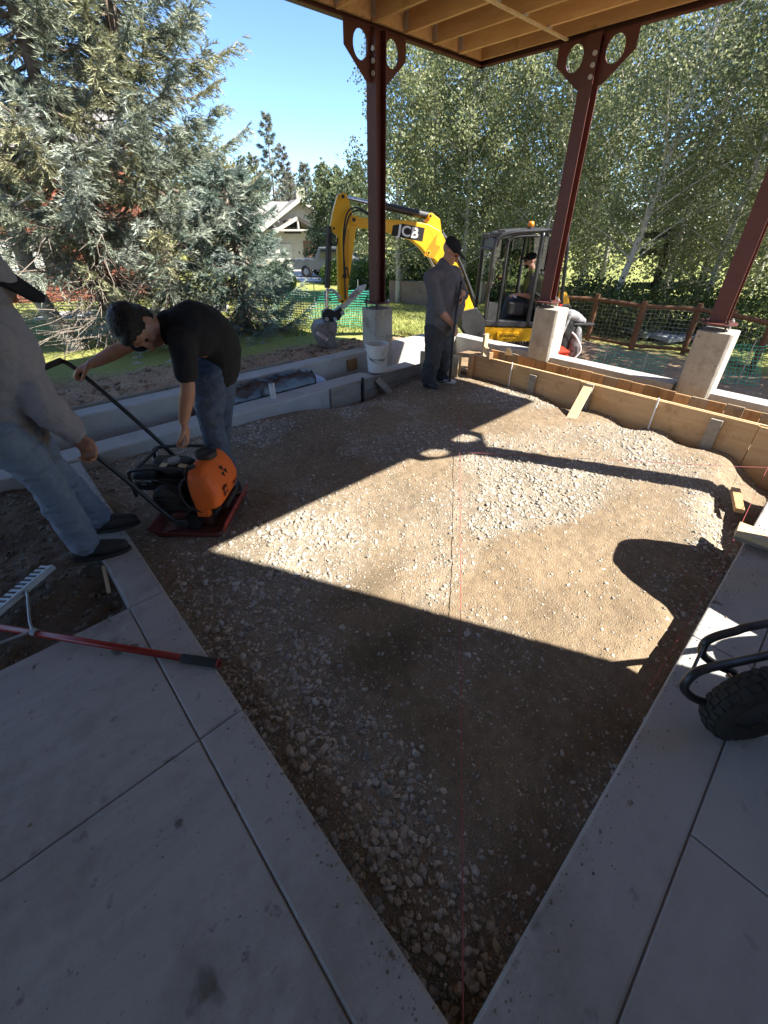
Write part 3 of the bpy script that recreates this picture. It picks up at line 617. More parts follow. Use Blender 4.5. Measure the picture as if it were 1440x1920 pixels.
MB().bar((-1, 4.53, .04), (2.1, 4.54, .06), .05, .04).build('timber_strip', brownw, bevel=.003, label='brown timber strip lying in the trench left of the bending man', cat='strip')
# right foreground board and offcuts
MB().bar((3.26, .05, .17), (3.36, -1.2, .13), .16, .03).build('pale_board', palew, bevel=.003, label='pale board lying across the right kerb at the picture edge', cat='board')
MB().bar((3.26, .05, .135), (3.40, -1.0, .107), .13, .028).build('timber_offcut', greyw, bevel=.003, label='grey offcut lying under the pale board on the right kerb', cat='offcut')
MB().bar((3.86, .10, .0), (4.14, .20, .03), .06, .04).build('timber_offcut', brownw, bevel=.003, label='short brown offcut lying in the trench at the right edge', cat='offcut')
MB().bar((.03, 2.38, .055), (.065, 2.62, .075), .02, .015).build('timber_offcut', palew, bevel=.002, label='thin pale sliver of wood against the left kerb', cat='offcut')
# string lines
def string(pts, label, r=.0020):
    MB().tube(pts, r, 6).build('string_line', pink, label=label, cat='string')
string([(.30, .0, .07), (4.78, 3.60, .05)], 'pink string line running up the middle of the gravel')
string([(4.78, 3.60, .05), (4.78, 3.60, .30)], 'pink string end hanging at the far form corner', .0018)
string([onz(870, 848, .03), (4.55, .30, .05), (6.2, -1.6, .12)], 'pink string line crossing the gravel towards the right edge')
string([(1.7, .022, .035), (3.0, .024, .04), (4.9, .10, .08)], 'pink string line along the right kerb', .0015)
# ------------------------------------------------------------------ vegetation
leafm = tintmat('leaf', .45, .45, .4); needlem = tintmat('needle', .55, .15, .35)
def quads(C, A, B):                    # centres, half-axis vectors -> leaf quads (diamond-ish)
    n = len(C); V = np.stack([C - A, C + B * .9, C + A, C - B * .9], 1).reshape(-1, 3); F = (np.arange(n) * 4)[:, None] + np.arange(4)[None]; return V, F
def unit(v): return v / np.maximum(np.linalg.norm(v, axis=-1, keepdims=True), 1e-9)
def leafcloud(P, size, g, cols, flat=0.0):
    n = len(P); a = unit(g.normal(size=(n, 3)) * np.array([1, 1, .8])); b = unit(np.cross(a, unit(g.normal(size=(n, 3)))))
    s = size * g.uniform(.6, 1.25, (n, 1)); V, F = quads(P, a * s * .62, b * s * .5)
    k = g.integers(0, len(cols), n); C = np.array(cols)[k] * g.uniform(.75, 1.25, (n, 1)); return V, F, np.repeat(C, 4, 0)
ASP = [(.20, .23, .105), (.25, .28, .135), (.165, .195, .09), (.33, .34, .19), (.22, .24, .14)]
def broadleaf(name, label, base, height, rad, nleaf, size, seed, cols=ASP, crown0=.12, lean=(0, 0), group=None, bark=None, trunk_r=.10, shape=.75, limbs=True):
    g = np.random.default_rng(seed); base = np.array(base, float); t = empty(name, tuple(base), label, 'tree', group)
    zz = np.linspace(0, 1, 9); wob = np.cumsum(g.normal(0, .05, (9, 2)), 0) * height / 9
    TP = np.stack([base[0] + lean[0] * zz * height + wob[:, 0], base[1] + lean[1] * zz * height + wob[:, 1], base[2] - .1 + zz * height * .97], -1)
    def tp(u): return np.stack([np.interp(u, zz, TP[:, k]) for k in range(3)], -1)
    MB().tube(TP, [trunk_r * (1 - .88 * u) for u in zz], 9).build('trunk', bark or barkw, t, smooth=True)
    nb = 46; u0 = crown0 + (1 - crown0) * np.linspace(0, .97, nb) ** 1.05; az = np.arange(nb) * 2.4 + g.normal(0, .4, nb)
    prof = np.sin(np.clip((u0 - crown0 + .10) / (1.08 - crown0), 0, 1) ** shape * math.pi) ** .7
    L = rad * prof * g.uniform(.55, 1.15, nb) + .1
    S = tp(u0); D = np.stack([np.cos(az), np.sin(az), .55 + .5 * u0], -1); D = unit(D); E_ = S + D * L[:, None]
    lm = MB()
    for i in range(nb):
        mid = (S[i] + E_[i]) / 2 + g.normal(0, .06, 3) * L[i]; lm.tube([S[i], mid, E_[i]], [trunk_r * .32 * (1 - .8 * u0[i]) + .006, .012, .004], 4, cap=False)
    if limbs: lm.build('limbs', bark or barkw, t)
    i = g.choice(nb, nleaf, p=(L ** 1.4) / np.sum(L ** 1.4)); v = g.uniform(.15, 1.08, nleaf) ** .7
    P = S[i] + (E_[i] - S[i]) * v[:, None]
    nc = nb * 9; cl = g.normal(0, 1, (nc, 3)); ci = i * 9 + np.clip((v * 8.4).astype(int), 0, 8)
    P = P + cl[ci] * (.22 * L[i] + .06)[:, None] + g.normal(0, 1, (nleaf, 3)) * (.065 * L[i] + .06)[:, None]
    V, F, C = leafcloud(P, size, g, cols)
    from_np('crown', V, F, leafm, t, col=C); return t
SPR = [(.22, .245, .175), (.26, .29, .225), (.31, .30, .175), (.33, .36, .30), (.27, .265, .15)]
def spruce(name, label, base, height, rad, nb, ntw, seed, zmin=.04, cols=SPR, group=None, trunk_r=.16, blade=.082, nbl=25, side=None, dead=0, taper=.72):
    g = np.random.default_rng(seed); base = np.array(base, float); t = empty(name, tuple(base), label, 'tree', group)
    MB().tube([base - (0, 0, .1), base + (0.03, 0, height * .4), base + (0, .03, height)], [trunk_r, trunk_r * .6, .02], 10).build('trunk', barks, t, smooth=True)
    hh = zmin + (.99 - zmin) * (np.arange(nb) + g.uniform(0, 1, nb)) / nb; hh = hh ** 1.15
    az = np.arange(nb) * 2.399 + g.normal(0, .3, nb)
    L = rad * np.clip(1 - hh, .02, 1) ** taper * g.uniform(.7, 1.15, nb)
    if side is not None:
        c = np.cos(az - side[0]); keepm = ~((c < side[1]) & (hh * height < side[2])); hh, az, L = hh[keepm], az[keepm], L[keepm]; nb = len(hh)
    out = np.stack([np.cos(az), np.sin(az), np.zeros(nb)], -1); sid = np.stack([-np.sin(az), np.cos(az), np.zeros(nb)], -1)
    dr = g.uniform(.10, .34, nb) * (1.1 - hh)
    def bp(i, v): return base + np.stack([np.zeros_like(v), np.zeros_like(v), hh[i] * height], -1) + out[i] * (L[i] * v)[:, None] + np.array([0, 0, 1.]) * (L[i] * (-dr[i] * np.sin(v * 2.5) * 1.2 + .22 * v * v))[:, None]
    lm = MB()
    for i in range(nb):
        ii = np.full(4, i); lm.tube(bp(ii, np.array([0, .35, .7, 1.])), [.012 + .012 * L[i], .012, .007, .003], 4, cap=False)
    lm.build('limbs', barks, t)
    N = nb * ntw; i = np.repeat(np.arange(nb), ntw); v = .12 + .9 * g.uniform(0, 1, N) ** .75
    sg = np.where(g.uniform(0, 1, N) < .5, -1., 1.); P0 = bp(i, v); fw = unit(bp(i, v + .05) - P0)
    D = fw * g.uniform(.35, 1.0, (N, 1)) + sid[i] * (sg * g.uniform(.1, 1.0, N))[:, None] + np.array([0, 0, 1.]) * g.uniform(-.75, .15, (N, 1)); D = unit(D)
    TL = (.10 + .24 * L[i] / rad * (1.1 - .6 * v)) * g.uniform(.6, 1.3, N)
    M_ = N * nbl; j = np.repeat(np.arange(N), nbl); w = g.uniform(0, 1, M_)
    sag = np.stack([np.zeros(M_), np.zeros(M_), -.25 * w * w * TL[j]], -1)
    C = P0[j] + D[j] * (TL[j] * w)[:, None] + sag
    nd = unit(g.normal(size=(M_, 3))); nd = nd - D[j] * np.sum(nd * D[j], -1, keepdims=True); nd = unit(nd); dd = unit(D[j] * 1.2 + nd * g.uniform(.35, .85, (M_, 1)))
    wv = unit(np.cross(dd, g.normal(size=(M_, 3)))); bl = blade * g.uniform(.6, 1.2, (M_, 1))
    V = np.stack([C - wv * bl * .078, C + wv * bl * .078, C + dd * bl], 1).reshape(-1, 3); F = np.arange(M_ * 3).reshape(-1, 3)
    kc = g.integers(0, len(cols), nb)[i][j]; col = np.array(cols)[kc] * (g.uniform(.75, 1.2, N)[j] * g.uniform(.85, 1.15, M_))[:, None]
    tip = np.clip((v[j] - .55) * 1.5, 0, 1)[:, None] * np.clip(w, 0, 1)[:, None]; col = col * (1 + .55 * tip)
    from_np('crown', V, F, needlem, t, col=np.repeat(col, 3, 0))
    if dead:
        dm = MB()
        for k in range(dead):
            a = g.uniform(0, 6.28); h = g.uniform(.15, 2.1); ln = g.uniform(.5, 1.7); p = base + (0, 0, h); d = np.array([math.cos(a), math.sin(a), g.uniform(-.35, .25)])
            q = [p + d * .1]; 
            for s_ in range(4): q.append(q[-1] + (d + g.normal(0, .22, 3)) * ln / 4)
            dm.tube(q, [.011, .009, .007, .005, .002], 4, cap=False)
            for s_ in range(5):
                b0 = q[1 + s_ % 4]; dd_ = d + g.normal(0, .7, 3); b1 = b0 + dd_ * g.uniform(.12, .3); b2 = b1 + (dd_ + g.normal(0, .5, 3)) * .12; dm.tube([b0, b1, b2], [.005, .004, .0015], 3, cap=False)
        dm.build('dead_twigs', deadw, t)
    return t
def G(x, y, d):                        # ground point under a pixel column at distance d
    p = at(x, y, d); return (p.x, p.y, float(tz(np.array(p.x), np.array(p.y))) - .03)
gs = 'blue spruces on the left'
vang = math.atan2(-.7327, -.6806)
spruce('blue_spruce', 'big blue green spruce right of the leaning trunk, its branches reaching the sky gap', G(330, 560, 8.9), 10.5, 2.2, 260, 74, 1, zmin=.03, taper=.42, group=gs, cols=[(.22, .25, .18), (.26, .295, .225), (.31, .305, .18), (.33, .36, .29), (.26, .265, .155)], trunk_r=.15, side=(vang - 1.0, -.2, 1.9), dead=60)
spruce('blue_spruce', 'dense olive green spruce behind the bending man with bare lower twigs', G(195, 560, 8.0), 10.0, 2.4, 220, 72, 2, zmin=.20, group=gs, trunk_r=.14, dead=170)
spruce('blue_spruce', 'spruce at the far left edge above the hooded worker', G(-40, 560, 8.6), 11, 2.6, 160, 54, 3, zmin=.30, group=gs, dead=60)
spruce('blue_spruce', 'low drooping pale blue spruce beside the green net', G(455, 560, 8.9), 2.7, 1.25, 90, 50, 4, zmin=.0, taper=.38, group=gs, cols=[(.18, .235, .195), (.22, .275, .235), (.15, .20, .16), (.25, .30, .265)], trunk_r=.1)
# leaning aspen trunk on the left
p0 = Vector(G(135, 600, 7.6)); p1 = at(75, 560, 7.6); p2 = at(28, 430, 7.7); p3 = at(-40, 260, 7.9)
t = empty('leaning_aspen', p0, 'leaning pale aspen trunk at the left in front of the red house', 'tree')
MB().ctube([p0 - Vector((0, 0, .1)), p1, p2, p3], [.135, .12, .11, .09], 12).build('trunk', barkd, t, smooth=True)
m = MB()
for a in (.35, .6, .8):
    b = p1.lerp(p3, a); m.ctube([b, b + RH * .35 + Vector((0, 0, .1)), b + RH * .9 + Vector((0, 0, .25 + a * .3))], [.03, .02, .008], 6)
m.build('limbs', barkw, t)
g_ = np.random.default_rng(9); P = np.array(p3) + g_.normal(0, .5, (1500, 3)); V, F, C = leafcloud(P, .06, g_, ASP); from_np('crown', V, F, leafm, t, col=C)
# aspens on the right
ga = 'aspens behind the excavator'
A = [(748, 15.8, 8.8, 1.5, .0), (800, 17.0, 10.4, 1.9, .0), (862, 15.6, 10.2, 1.9, .01), (930, 17.0, 11, 2.1, 0), (1000, 15.0, 10.5, 2.0, .02), (1080, 15.8, 11, 2.2, .02), (1150, 12.0, 9.6, 1.9, .03), (1235, 13.2, 10.2, 2.0, .02), (1310, 11.4, 9.2, 1.9, .02), (1400, 12.2, 9.8, 2.1, .0), (1490, 10.4, 9.0, 2.0, 0)]
AL = ['slim aspen left of the excavator boom, edge of the sky gap', 'pale green aspen behind the boom lettering', 'bright green aspen above the standing man', 'tall aspen with white trunk left of the cab', 'aspen with forked pale trunk just above the cab roof', 'aspen rising behind the middle steel post', 'aspen with leaning pale trunk right of the middle post', 'tall dark aspen between the two right-hand posts', 'aspen overhanging the wire mesh fence', 'aspen behind the rightmost steel post', 'aspen at the right edge of the picture']
for k, ((x, d, h, r, ln), lb) in enumerate(zip(A, AL)):
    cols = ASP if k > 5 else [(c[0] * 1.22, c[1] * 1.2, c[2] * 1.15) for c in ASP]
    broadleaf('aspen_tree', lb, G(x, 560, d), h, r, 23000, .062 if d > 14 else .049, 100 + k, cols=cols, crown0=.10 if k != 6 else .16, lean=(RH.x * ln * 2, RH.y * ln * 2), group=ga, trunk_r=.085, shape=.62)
for k, (x, y, h) in enumerate(((10.6, -1.2, 8.5), (12.6, -2.6, 9), (11.2, -4.2, 9), (13.2, .2, 9.5))):
    broadleaf('aspen_tree', ['aspen out of view on the right that shades the rail fence', 'tall aspen out of view far right, beyond the fence', 'aspen out of view nearest the house', 'aspen at the far end of the right fence'][k], (x, y, -.45), h, 1.9, 9000, .085, 150 + k, crown0=.12, group=ga, trunk_r=.09, shape=.62)
# second row
B = [(800, 24, 10.5, 2.6), (890, 23, 12, 3), (1010, 23, 13, 3.2), (1130, 21, 13, 3.2), (1260, 17, 12, 3.2), (1400, 16, 12, 3.2), (1520, 15, 11, 3)]
for k, (x, d, h, r) in enumerate(B):
    broadleaf('backdrop_aspen', ['backdrop tree left of the boom elbow', 'backdrop tree behind the boom and standing man', 'backdrop tree left of the cab', 'backdrop tree directly behind the cab', 'backdrop tree between cab and right posts', 'backdrop tree behind the climbing frame', 'backdrop tree behind the rightmost post'][k], G(x, 520, d), h, r, 9000, .14, 200 + k, crown0=.03, group='second row of trees', trunk_r=.12, shape=.6)
# shrubs under the aspens
for k, (x, d, r, lb) in enumerate([(760, 17.5, 1.4, 'dark green shrub below the boom'), (860, 17.0, 1.3, 'shrub behind the standing man'), (1105, 12.6, 1.0, 'leafy shrub right of the cab'), (1180, 10.9, 1.0, 'leafy shrub above the fence rail'), (1290, 10.8, 1.1, 'grey green shrub between the fence posts'), (1400, 10.0, 1.0, 'glossy shrub behind the right fence post'), (520, 20, .9, 'low green shrub beside the driveway'), (640, 24, 1.0, 'round green shrub in front of the far house'), (700, 19, 1.2, 'green hedge plant behind the parked truck')]):
    g = np.random.default_rng(300 + k); b = np.array(G(x, 560, d)); t = empty('shrub', tuple(b), lb, 'shrub', 'shrubs')
    P = unit(g.normal(size=(5200, 3))) * (g.uniform(.25, 1, (5200, 1)) ** .45) * np.array([r, r, r * .85]) * (.75 + .5 * vnoise(g.uniform(0, 9, 5200), np.zeros(5200), 3, 5)[:, None]); P[:, 2] = np.abs(P[:, 2] + r * .35); P = P + b
    V, F, C = leafcloud(P, .06 if d < 14 else .10, g, [(.06, .10, .03), (.09, .13, .045), (.12, .16, .06)] if d < 14 else [(.10, .16, .03), (.13, .19, .04)]); from_np('foliage', V, F, leafm, t, col=C)
    m = MB()
    for q in range(7): m.tube([b + g.normal(0, .1, 3) * (1, 1, 0), b + np.array([g.normal(0, r * .4), g.normal(0, r * .4), r * .9])], [.015, .004], 4)
    m.build('stems', barks, t)
# far trees round the house
for k, (x, d, h, r) in enumerate([(617, 33, 6.6, 1.5), (645, 31, 5.4, 1.5), (676, 30, 6.2, 1.6)]):
    broadleaf('far_poplar', ['tall pale poplar left of the sky gap edge', 'pale green poplar behind the dipper arm', 'poplar between the far house and the aspens'][k], G(x, 500, d), h, r, 7000, .17, 400 + k, cols=[(.16, .19, .09), (.19, .22, .11), (.13, .16, .08)], crown0=.03, group='far poplars', shape=.55)
for k, (x, d, h, r) in enumerate([(526, 46, 11.2, 2.2), (548, 50, 9.5, 2.0), (583, 44, 7.6, 1.5), (497, 48, 8.6, 2.4)]):
    spruce('far_spruce', ['tallest far spruce behind the house ridge', 'greyish far spruce right of the tallest one', 'small thin far spruce beside the poplars', 'far spruce at the left end of the house roof'][k], G(x, 480, d), h, r, 70, 26, 420 + k, group='far spruces', blade=.34, nbl=7, cols=[(.16, .19, .15), (.19, .21, .16), (.19, .19, .14)] if k != 1 else [(.20, .18, .15), (.16, .16, .13)])
for k, (x, d, h, r, c) in enumerate([(455, 40, 7.5, 2.4, 1), (478, 44, 8.2, 2.4, 0), (420, 38, 8, 2.8, 0), (560, 58, 8, 3.2, 0), (380, 42, 9, 3, 0)]):
    broadleaf('far_tree', ['yellowing autumn tree beside the spruce tips', 'olive tree left of the far house', 'far green tree hidden by the spruce', 'low grey green tree far behind the house', 'far tree behind the big spruce'][k], G(x, 490, d), h, r, 5000, .22, 440 + k, cols=[(.30, .24, .08), (.26, .22, .08), (.2, .2, .08)] if c else [(.17, .18, .09), (.14, .16, .08), (.20, .20, .11)], crown0=.05, group='far trees', shape=.6)
for k in range(12):
    x = -500 + k * 210 if k < 5 else 640 + (k - 5) * 150
    broadleaf('horizon_tree', 'tree on the far skyline behind the gardens', G(x, 480, 62 + 4 * (k % 3)), 8.5 + k % 4, 4.5, 2600, .5, 460 + k, cols=[(.13, .15, .08), (.10, .13, .07)], crown0=.02, group='skyline trees', shape=.5, limbs=False)
# grass blades on the lawn edge
N = 26000; d = rng.uniform(8.2, 17, N); u = rng.uniform(-.62, .55, N); gx = FH.x * d + RH.x * u * d; gy = FH.y * d + RH.y * u * d
kp = (soilmask(gx, gy) < .35 * rng.uniform(0, 1, N) + .1) & ~((gx < 6.6) & (gy < 5.2)); gx, gy = gx[kp], gy[kp]; n = len(gx)
P = np.stack([gx, gy, tz(gx, gy)], -1); hb = rng.uniform(.04, .10, (n, 1)); dr = unit(rng.normal(size=(n, 3)) * [.5, .5, 0] + [0, 0, 1]); sv = unit(np.cross(dr, rng.normal(size=(n, 3))))
V = np.stack([P - sv * .012, P + sv * .012, P + dr * hb], 1).reshape(-1, 3)
gc = np.where(vnoise(gx, gy, 1.2, 77)[:, None] > .5, np.array([[.23, .26, .07]]), np.array([[.32, .30, .11]])) * rng.uniform(.8, 1.2, (n, 1))
from_np('grass', V, np.arange(n * 3).reshape(-1, 3), leafm, col=np.repeat(gc, 3, 0), kind='stuff', label='short dry grass on the lawn behind the site', cat='grass')
# clods on the dug soil
N = 4200; cx_ = rng.uniform(-2, 6.4, N); cy_ = 5.15 + np.abs(rng.normal(0, 1.1, N)); s_ = np.clip(rng.lognormal(math.log(.016), .55, N), .008, .06)
k_ = soilmask(cx_, cy_) > .4; cx_, cy_, s_ = cx_[k_], cy_[k_], s_[k_]
stones('soil_clods', np.stack([cx_, cy_, tz(cx_, cy_) + s_ * .2], -1), s_, stonem, None, (.34, .235, .155), 25, kind='stuff', label='dry soil clods behind the outer left wall', cat='soil')
Z3 = Vector((0, 0, 1))
# ------------------------------------------------------------------ bucket, pipe, tarp
b = Vector((3.92, 4.37, .127)); t = empty('plastic_bucket', b, 'dirty white plastic bucket with dark lettering standing on the left wall', 'bucket')
MB().lathe([(.125, 0), (.130, .006), (.140, .20), (.146, .285), (.156, .287), (.156, .305), (.149, .307), (.151, .335), (.159, .337), (.160, .372), (.153, .374), (.150, .33), (.128, .012), (.02, .010)], b, Z3, 36).build('pail', white, t, smooth=False, bevel=.001)
tc_ = (Vector((0, 0, 0)) - b); tc_.z = 0; tc_.normalize(); ts = Vector((tc_.y, -tc_.x, 0)) * -1
MB().ctube([b + ts * .155 + Z3 * .30, b + ts * .13 + tc_ * .10 + Z3 * .22, b + tc_ * .155 + ts * .03 + Z3 * .14, b - ts * .10 + tc_ * .12 + Z3 * .19, b - ts * .155 + Z3 * .30], .0035, 6).build('handle', wire, t)
for s in (-1, 1): MB().cyl(b + ts * (.150 * s) + Z3 * .30, b + ts * (.166 * s) + Z3 * .30, .012, n=10).build('handle_boss', white, t)
for k, ch in enumerate('Nutrena'):
    a = (k - 3) * -.232; n_ = (tc_ * math.cos(a) + ts * -math.sin(a)); sd_ = Z3.cross(n_)
    text('lettering', ch, .054, b + n_ * .1415 + Z3 * .185, sd_, Z3, ink, t, .001, bold=.0012)
MB().lathe([(.034, 0), (.034, .17), (.027, .17), (.027, .01)], (2.30, 4.40, .125), Z3, 16).build('pipe_stub', pvc, label='short pale pipe stub standing on the left wall', cat='pipe')
g = np.random.default_rng(50)
xs_ = np.linspace(0, 1, 46); ys_ = np.linspace(0, 1, 16)
def tarpz(u, v): return .06 + .27 * np.sin(math.pi * np.clip(v, 0, 1)) ** .6 * (.6 + .5 * fbm(u * 4, v, 2, 3)) + .05 * (fbm(u * 9, v * 3 + u * 4, 3, 9, 3) - .5)
V, F = grid(xs_, ys_, tarpz); V = np.stack([1.75 + V[:, 0] * 1.25 + .03 * np.sin(V[:, 1] * 9), 4.53 + V[:, 1] * .26, V[:, 2] - .02], -1)
o = from_np('plastic_sheet', V, F, tarp, smooth=True, label='crumpled black plastic sheet in the trench between the left walls', cat='plastic sheet'); md = o.modifiers.new('t', 'SOLIDIFY'); md.thickness = .004
V, F = grid(np.linspace(0, 1, 20), ys_, lambda u, v: .0 + .21 * np.sin(math.pi * v) ** .6 * (.7 + .4 * fbm(u * 2, v * 2, 3, 4)) * np.sin(math.pi * (u * .8 + .15)) ** .5 + .03 * (fbm(u * 5, v * 4, 3, 8, 3) - .5)); V = np.stack([2.86 + V[:, 0] * .36, 4.53 + V[:, 1] * .25, V[:, 2] + .005], -1)
o = from_np('plastic_bag', V, F, bluebag, smooth=True, label='blue and white plastic bag at the end of the black sheet', cat='bag'); md = o.modifiers.new('t', 'SOLIDIFY'); md.thickness = .004

# ------------------------------------------------------------------ rake
ra = Vector((.285, 1.448, .122)); hd = Vector((-.62, .786, 0)).normalized(); hp = Vector((hd.y, -hd.x, 0)); rb = ra + hd * 1.26 + Z3 * .03
t = empty('landscape_rake', rb, 'aluminium landscape rake with red handle lying across the left paving', 'rake')
MB().cyl(ra + hd * .1, rb, .0165, n=14).build('handle', redh, t, smooth=True)
gr = MB().tube([ra + hd * .19, ra + hd * .185, ra + hd * .01, ra], [.0175, .021, .021, .0195], 16).build('grip', rubber, t, smooth=True)
MB().lathe([(.021, -.003), (.021, .005), (.013, .005), (.013, -.003)], ra, hd, 18, close=True).build('end_ring', redh, gr)
hc = rb + hd * .03 - Z3 * .02
MB().bar(hc - hp * .45, hc + hp * .45, .034, .034, Z3 * .9 + hd * .4).build('head_bar', alum, t, bevel=.003)
for k in range(28):
    q = hc + hp * (-.44 + k * .0326); MB().bar(q + Z3 * .004, q + hd * .085 - Z3 * .006, .017, .008).build('tine', alum, t)
for s in (-1, 1): MB().ctube([rb - hd * .28 + Z3 * .01, rb - hd * .20 + hp * (.06 * s), rb - hd * .05 + hp * (.20 * s), hc + hp * (.26 * s)], .007, 8).build('brace', alum, t)
MB().cyl(rb - hd * .30, rb - hd * .275, .019, n=14).build('clamp', alum, t)
MB().cyl(rb - hd * .06, rb + hd * .02, .02, n=14).build('socket', alum, t)

# ------------------------------------------------------------------ wheelbarrows
def tyre(mb, c, ax, R_, r_, n=44, m=14):
    c = Vector(c); ax = Vector(ax).normalized(); u = ax.orthogonal().normalized(); w = ax.cross(u)
    prof = [(R_ - r_ + r_ * math.cos(a) * 1.0, r_ * 1.0 * math.sin(a)) for a in [2 * math.pi * k / m for k in range(m)]]
    mb.lathe(prof, c, ax, n, close=True)
def barrow(c, f, label, lift, visible_tubes=None, with_wheel=True):
    c = Vector(c); f = Vector(f).normalized(); l = f.cross(Z3) * -1
    t = empty('wheelbarrow', (c.x, c.y, .1), label, 'wheelbarrow', 'wheelbarrows')
    w = MB(); tyre(w, c, l, .195, .055); wo_ = w.build('tyre', rubber, t, smooth=True)
    tr = MB(); u = f; v = Z3
    for k in range(30):
        for row, off in ((0, -.026), (1, .026), (2, 0)):
            a = 2 * math.pi * (k + (.5 if row == 2 else 0)) / 30; rd = u * math.cos(a) + v * math.sin(a); tg = u * -math.sin(a) + v * math.cos(a)
            rr = .194 if row == 2 else .187
            ax_ = (rd + l * (off * 9)).normalized(); tr.box(c + rd * rr + l * off, (.010, .024, .024), ax_, tg, ax_.cross(tg))
    tr.build('tread', rubber, wo_)
    MB().lathe([(.03, -.035), (.10, -.03), (.145, -.04), (.145, .04), (.10, .03), (.03, .035)], c, l, 24).build('rim', blackm, t)
    MB().cyl(c - l * .13, c + l * .13, .012, n=10).build('axle', chrome, t)
    if visible_tubes:
        for P in visible_tubes: MB().ctube([Vector(p) for p in P], .0165, 12, 8).build('frame_tube', blackm, t, smooth=True)
        MB().cyl(visible_tubes[0][4], visible_tubes[1][4], .006, n=8).build('cross_rod', blackm, t)
    else:
        for s in (-1, 1): MB().ctube([c - f * 1.35 + l * (.26 * s) + Z3 * .35, c - f * .7 + l * (.16 * s) + Z3 * .16, c + f * .1 + l * (.1 * s) + Z3 * .13, c + f * .27 + l * (.09 * s) + Z3 * .08, c + l * (.1 * s)], .0165, 10).build('frame_tube', blackm, t, smooth=True)
    return t, f, l
def tray(t, c, f, l, z0, ln, w0, w1, h, m):
    rings = []
    for k, (zz, sc) in enumerate(((0, .55), (.03, .62), (h * .6, .88), (h, 1.0), (h + .012, 1.03), (h + .005, 1.0), (h * .6, .865), (.04, .60))):
        ring = []
        for q in range(40):
            a = 2 * math.pi * q / 40; ca, sa = math.cos(a), math.sin(a); e = .55
            X = math.copysign(abs(ca) ** e, ca) * ln / 2 * sc; wd = (w0 + (w1 - w0) * (X / ln + .5)); Y = math.copysign(abs(sa) ** e, sa) * wd / 2 * sc
            ring.append(c + f * X + l * Y + Z3 * (z0 + zz - c.z))
        rings.append(ring)
    vs = [v for r in rings for v in r]; n = 40; q = len(rings)
    fs = [(i * n + k, i * n + (k + 1) % n, (i + 1) * n + (k + 1) % n, (i + 1) * n + k) for i in range(q - 1) for k in range(n)] + [tuple(range(n)), tuple((q - 1) * n + k for k in range(n))]
    MB().add(vs, fs).build('tray', m, t, smooth=True)
ft = [[(2.45, -.60, .60), (1.92, -.20, .53), (1.83, -.125, .49), (1.775, -.082, .465), (1.742, -.063, .435), (1.745, -.075, .375), (1.785, -.13, .325), (1.83, -.20, .295)],
      [(2.35, -.62, .56), (1.83, -.25, .465), (1.66, -.145, .46), (1.575, -.09, .45), (1.535, -.07, .415), (1.53, -.075, .36), (1.565, -.12, .31), (1.61, -.18, .29)]]
t, f, l = barrow((1.72, -.285, .297), (-.80, .60, 0), 'black wheelbarrow with treaded tyre at the right edge on the paving', 0, ft)
tray(t, Vector((2.52, -.93, .42)), -f, l, .42, .72, .50, .44, .22, blackp)
for s in (-1, 1): MB().ctube([Vector((2.3, -.7, .53)) + l * (.2 * s), Vector((2.72, -1.0, .3)) + l * (.2 * s), Vector((2.78, -1.05, .11)) + l * (.2 * s)], .014, 8).build('stand', blackm, t, smooth=True)
for P in ft: MB().ctube([Vector(P[0]), Vector(P[0]) - f * .6 + Z3 * .05], .0165, 10).build('handle', blackm, t, smooth=True)
t, f, l = barrow((3.16, -.52, .297), (-.18, .98, 0), 'second wheelbarrow just outside the right edge, seen by its rounded shadow on the gravel', 0)
tray(t, Vector((3.12, -.62, .5)), f, l, .52, .98, 1.10, .46, .28, blackp)
for s in (-1, 1): MB().ctube([Vector((3.18, -.9, .50)) + l * (.2 * s), Vector((3.24, -1.15, .3)) + l * (.2 * s), Vector((3.26, -1.2, .11)) + l * (.2 * s)], .014, 8).build('stand', blackm, t, smooth=True)

# ------------------------------------------------------------------ plate compactor
O = Vector((.765, 2.83, .0)); U = Vector((.72, -.694, 0)).normalized(); Wv = Vector((.694, .72, 0)).normalized()
O.z = float(gz(np.array(.8), np.array(2.8))) + .004
def Lc(u, w, z): return O + U * u + Wv * w + Z3 * z
t = empty('plate_compactor', O, 'orange and black plate compactor on the gravel beside the bending man', 'compactor')
prof = [(-.29, .055), (-.27, .05), (-.21, .0), (.21, .0), (.27, .045), (.275, .06), (.262, .06), (.205, .016), (-.205, .016), (-.265, .065), (-.285, .068)]
MB().prism([Lc(u, 0, z) for u, z in prof], Wv * .50).build('base_plate', redpl, t, bevel=.003)
for s in (-1, 1): MB().prism([Lc(-.285, .252 * s, .07), Lc(-.27, .252 * s, .045), Lc(-.21, .252 * s, -.0), Lc(.21, .252 * s, .0), Lc(.275, .252 * s, .045), Lc(.265, .252 * s, .062), Lc(.2, .252 * s, .034), Lc(-.2, .252 * s, .034)], Wv * .012).build('side_rim', redpl, t, bevel=.002)
bar_ = MB().bar(Lc(.272, -.255, .095), Lc(.272, .255, .095), .014, .085, Z3 * .9 + U * .35).build('front_bar', mat('red_bar', (.30, .035, .025), (.24, .04, .03), 14, .55, .15, 60, c3=(.16, .09, .07), s3=7, t3=(.55, .75)), t, bevel=.003)
for w in (-.06, .10): MB().cyl(Lc(.28, w, .095), Lc(.302, w, .10), .013, n=8).build('bolt', chrome, bar_)
MB().box(Lc(0, 0, .075), (.30, .30, .11), U, Wv, Z3).build('vibrator_housing', redpl, t, bevel=.02)
MB().cyl(Lc(.02, -.2, .085), Lc(.02, .2, .085), .062, n=18).build('vibrator_case', engine, t, smooth=False)
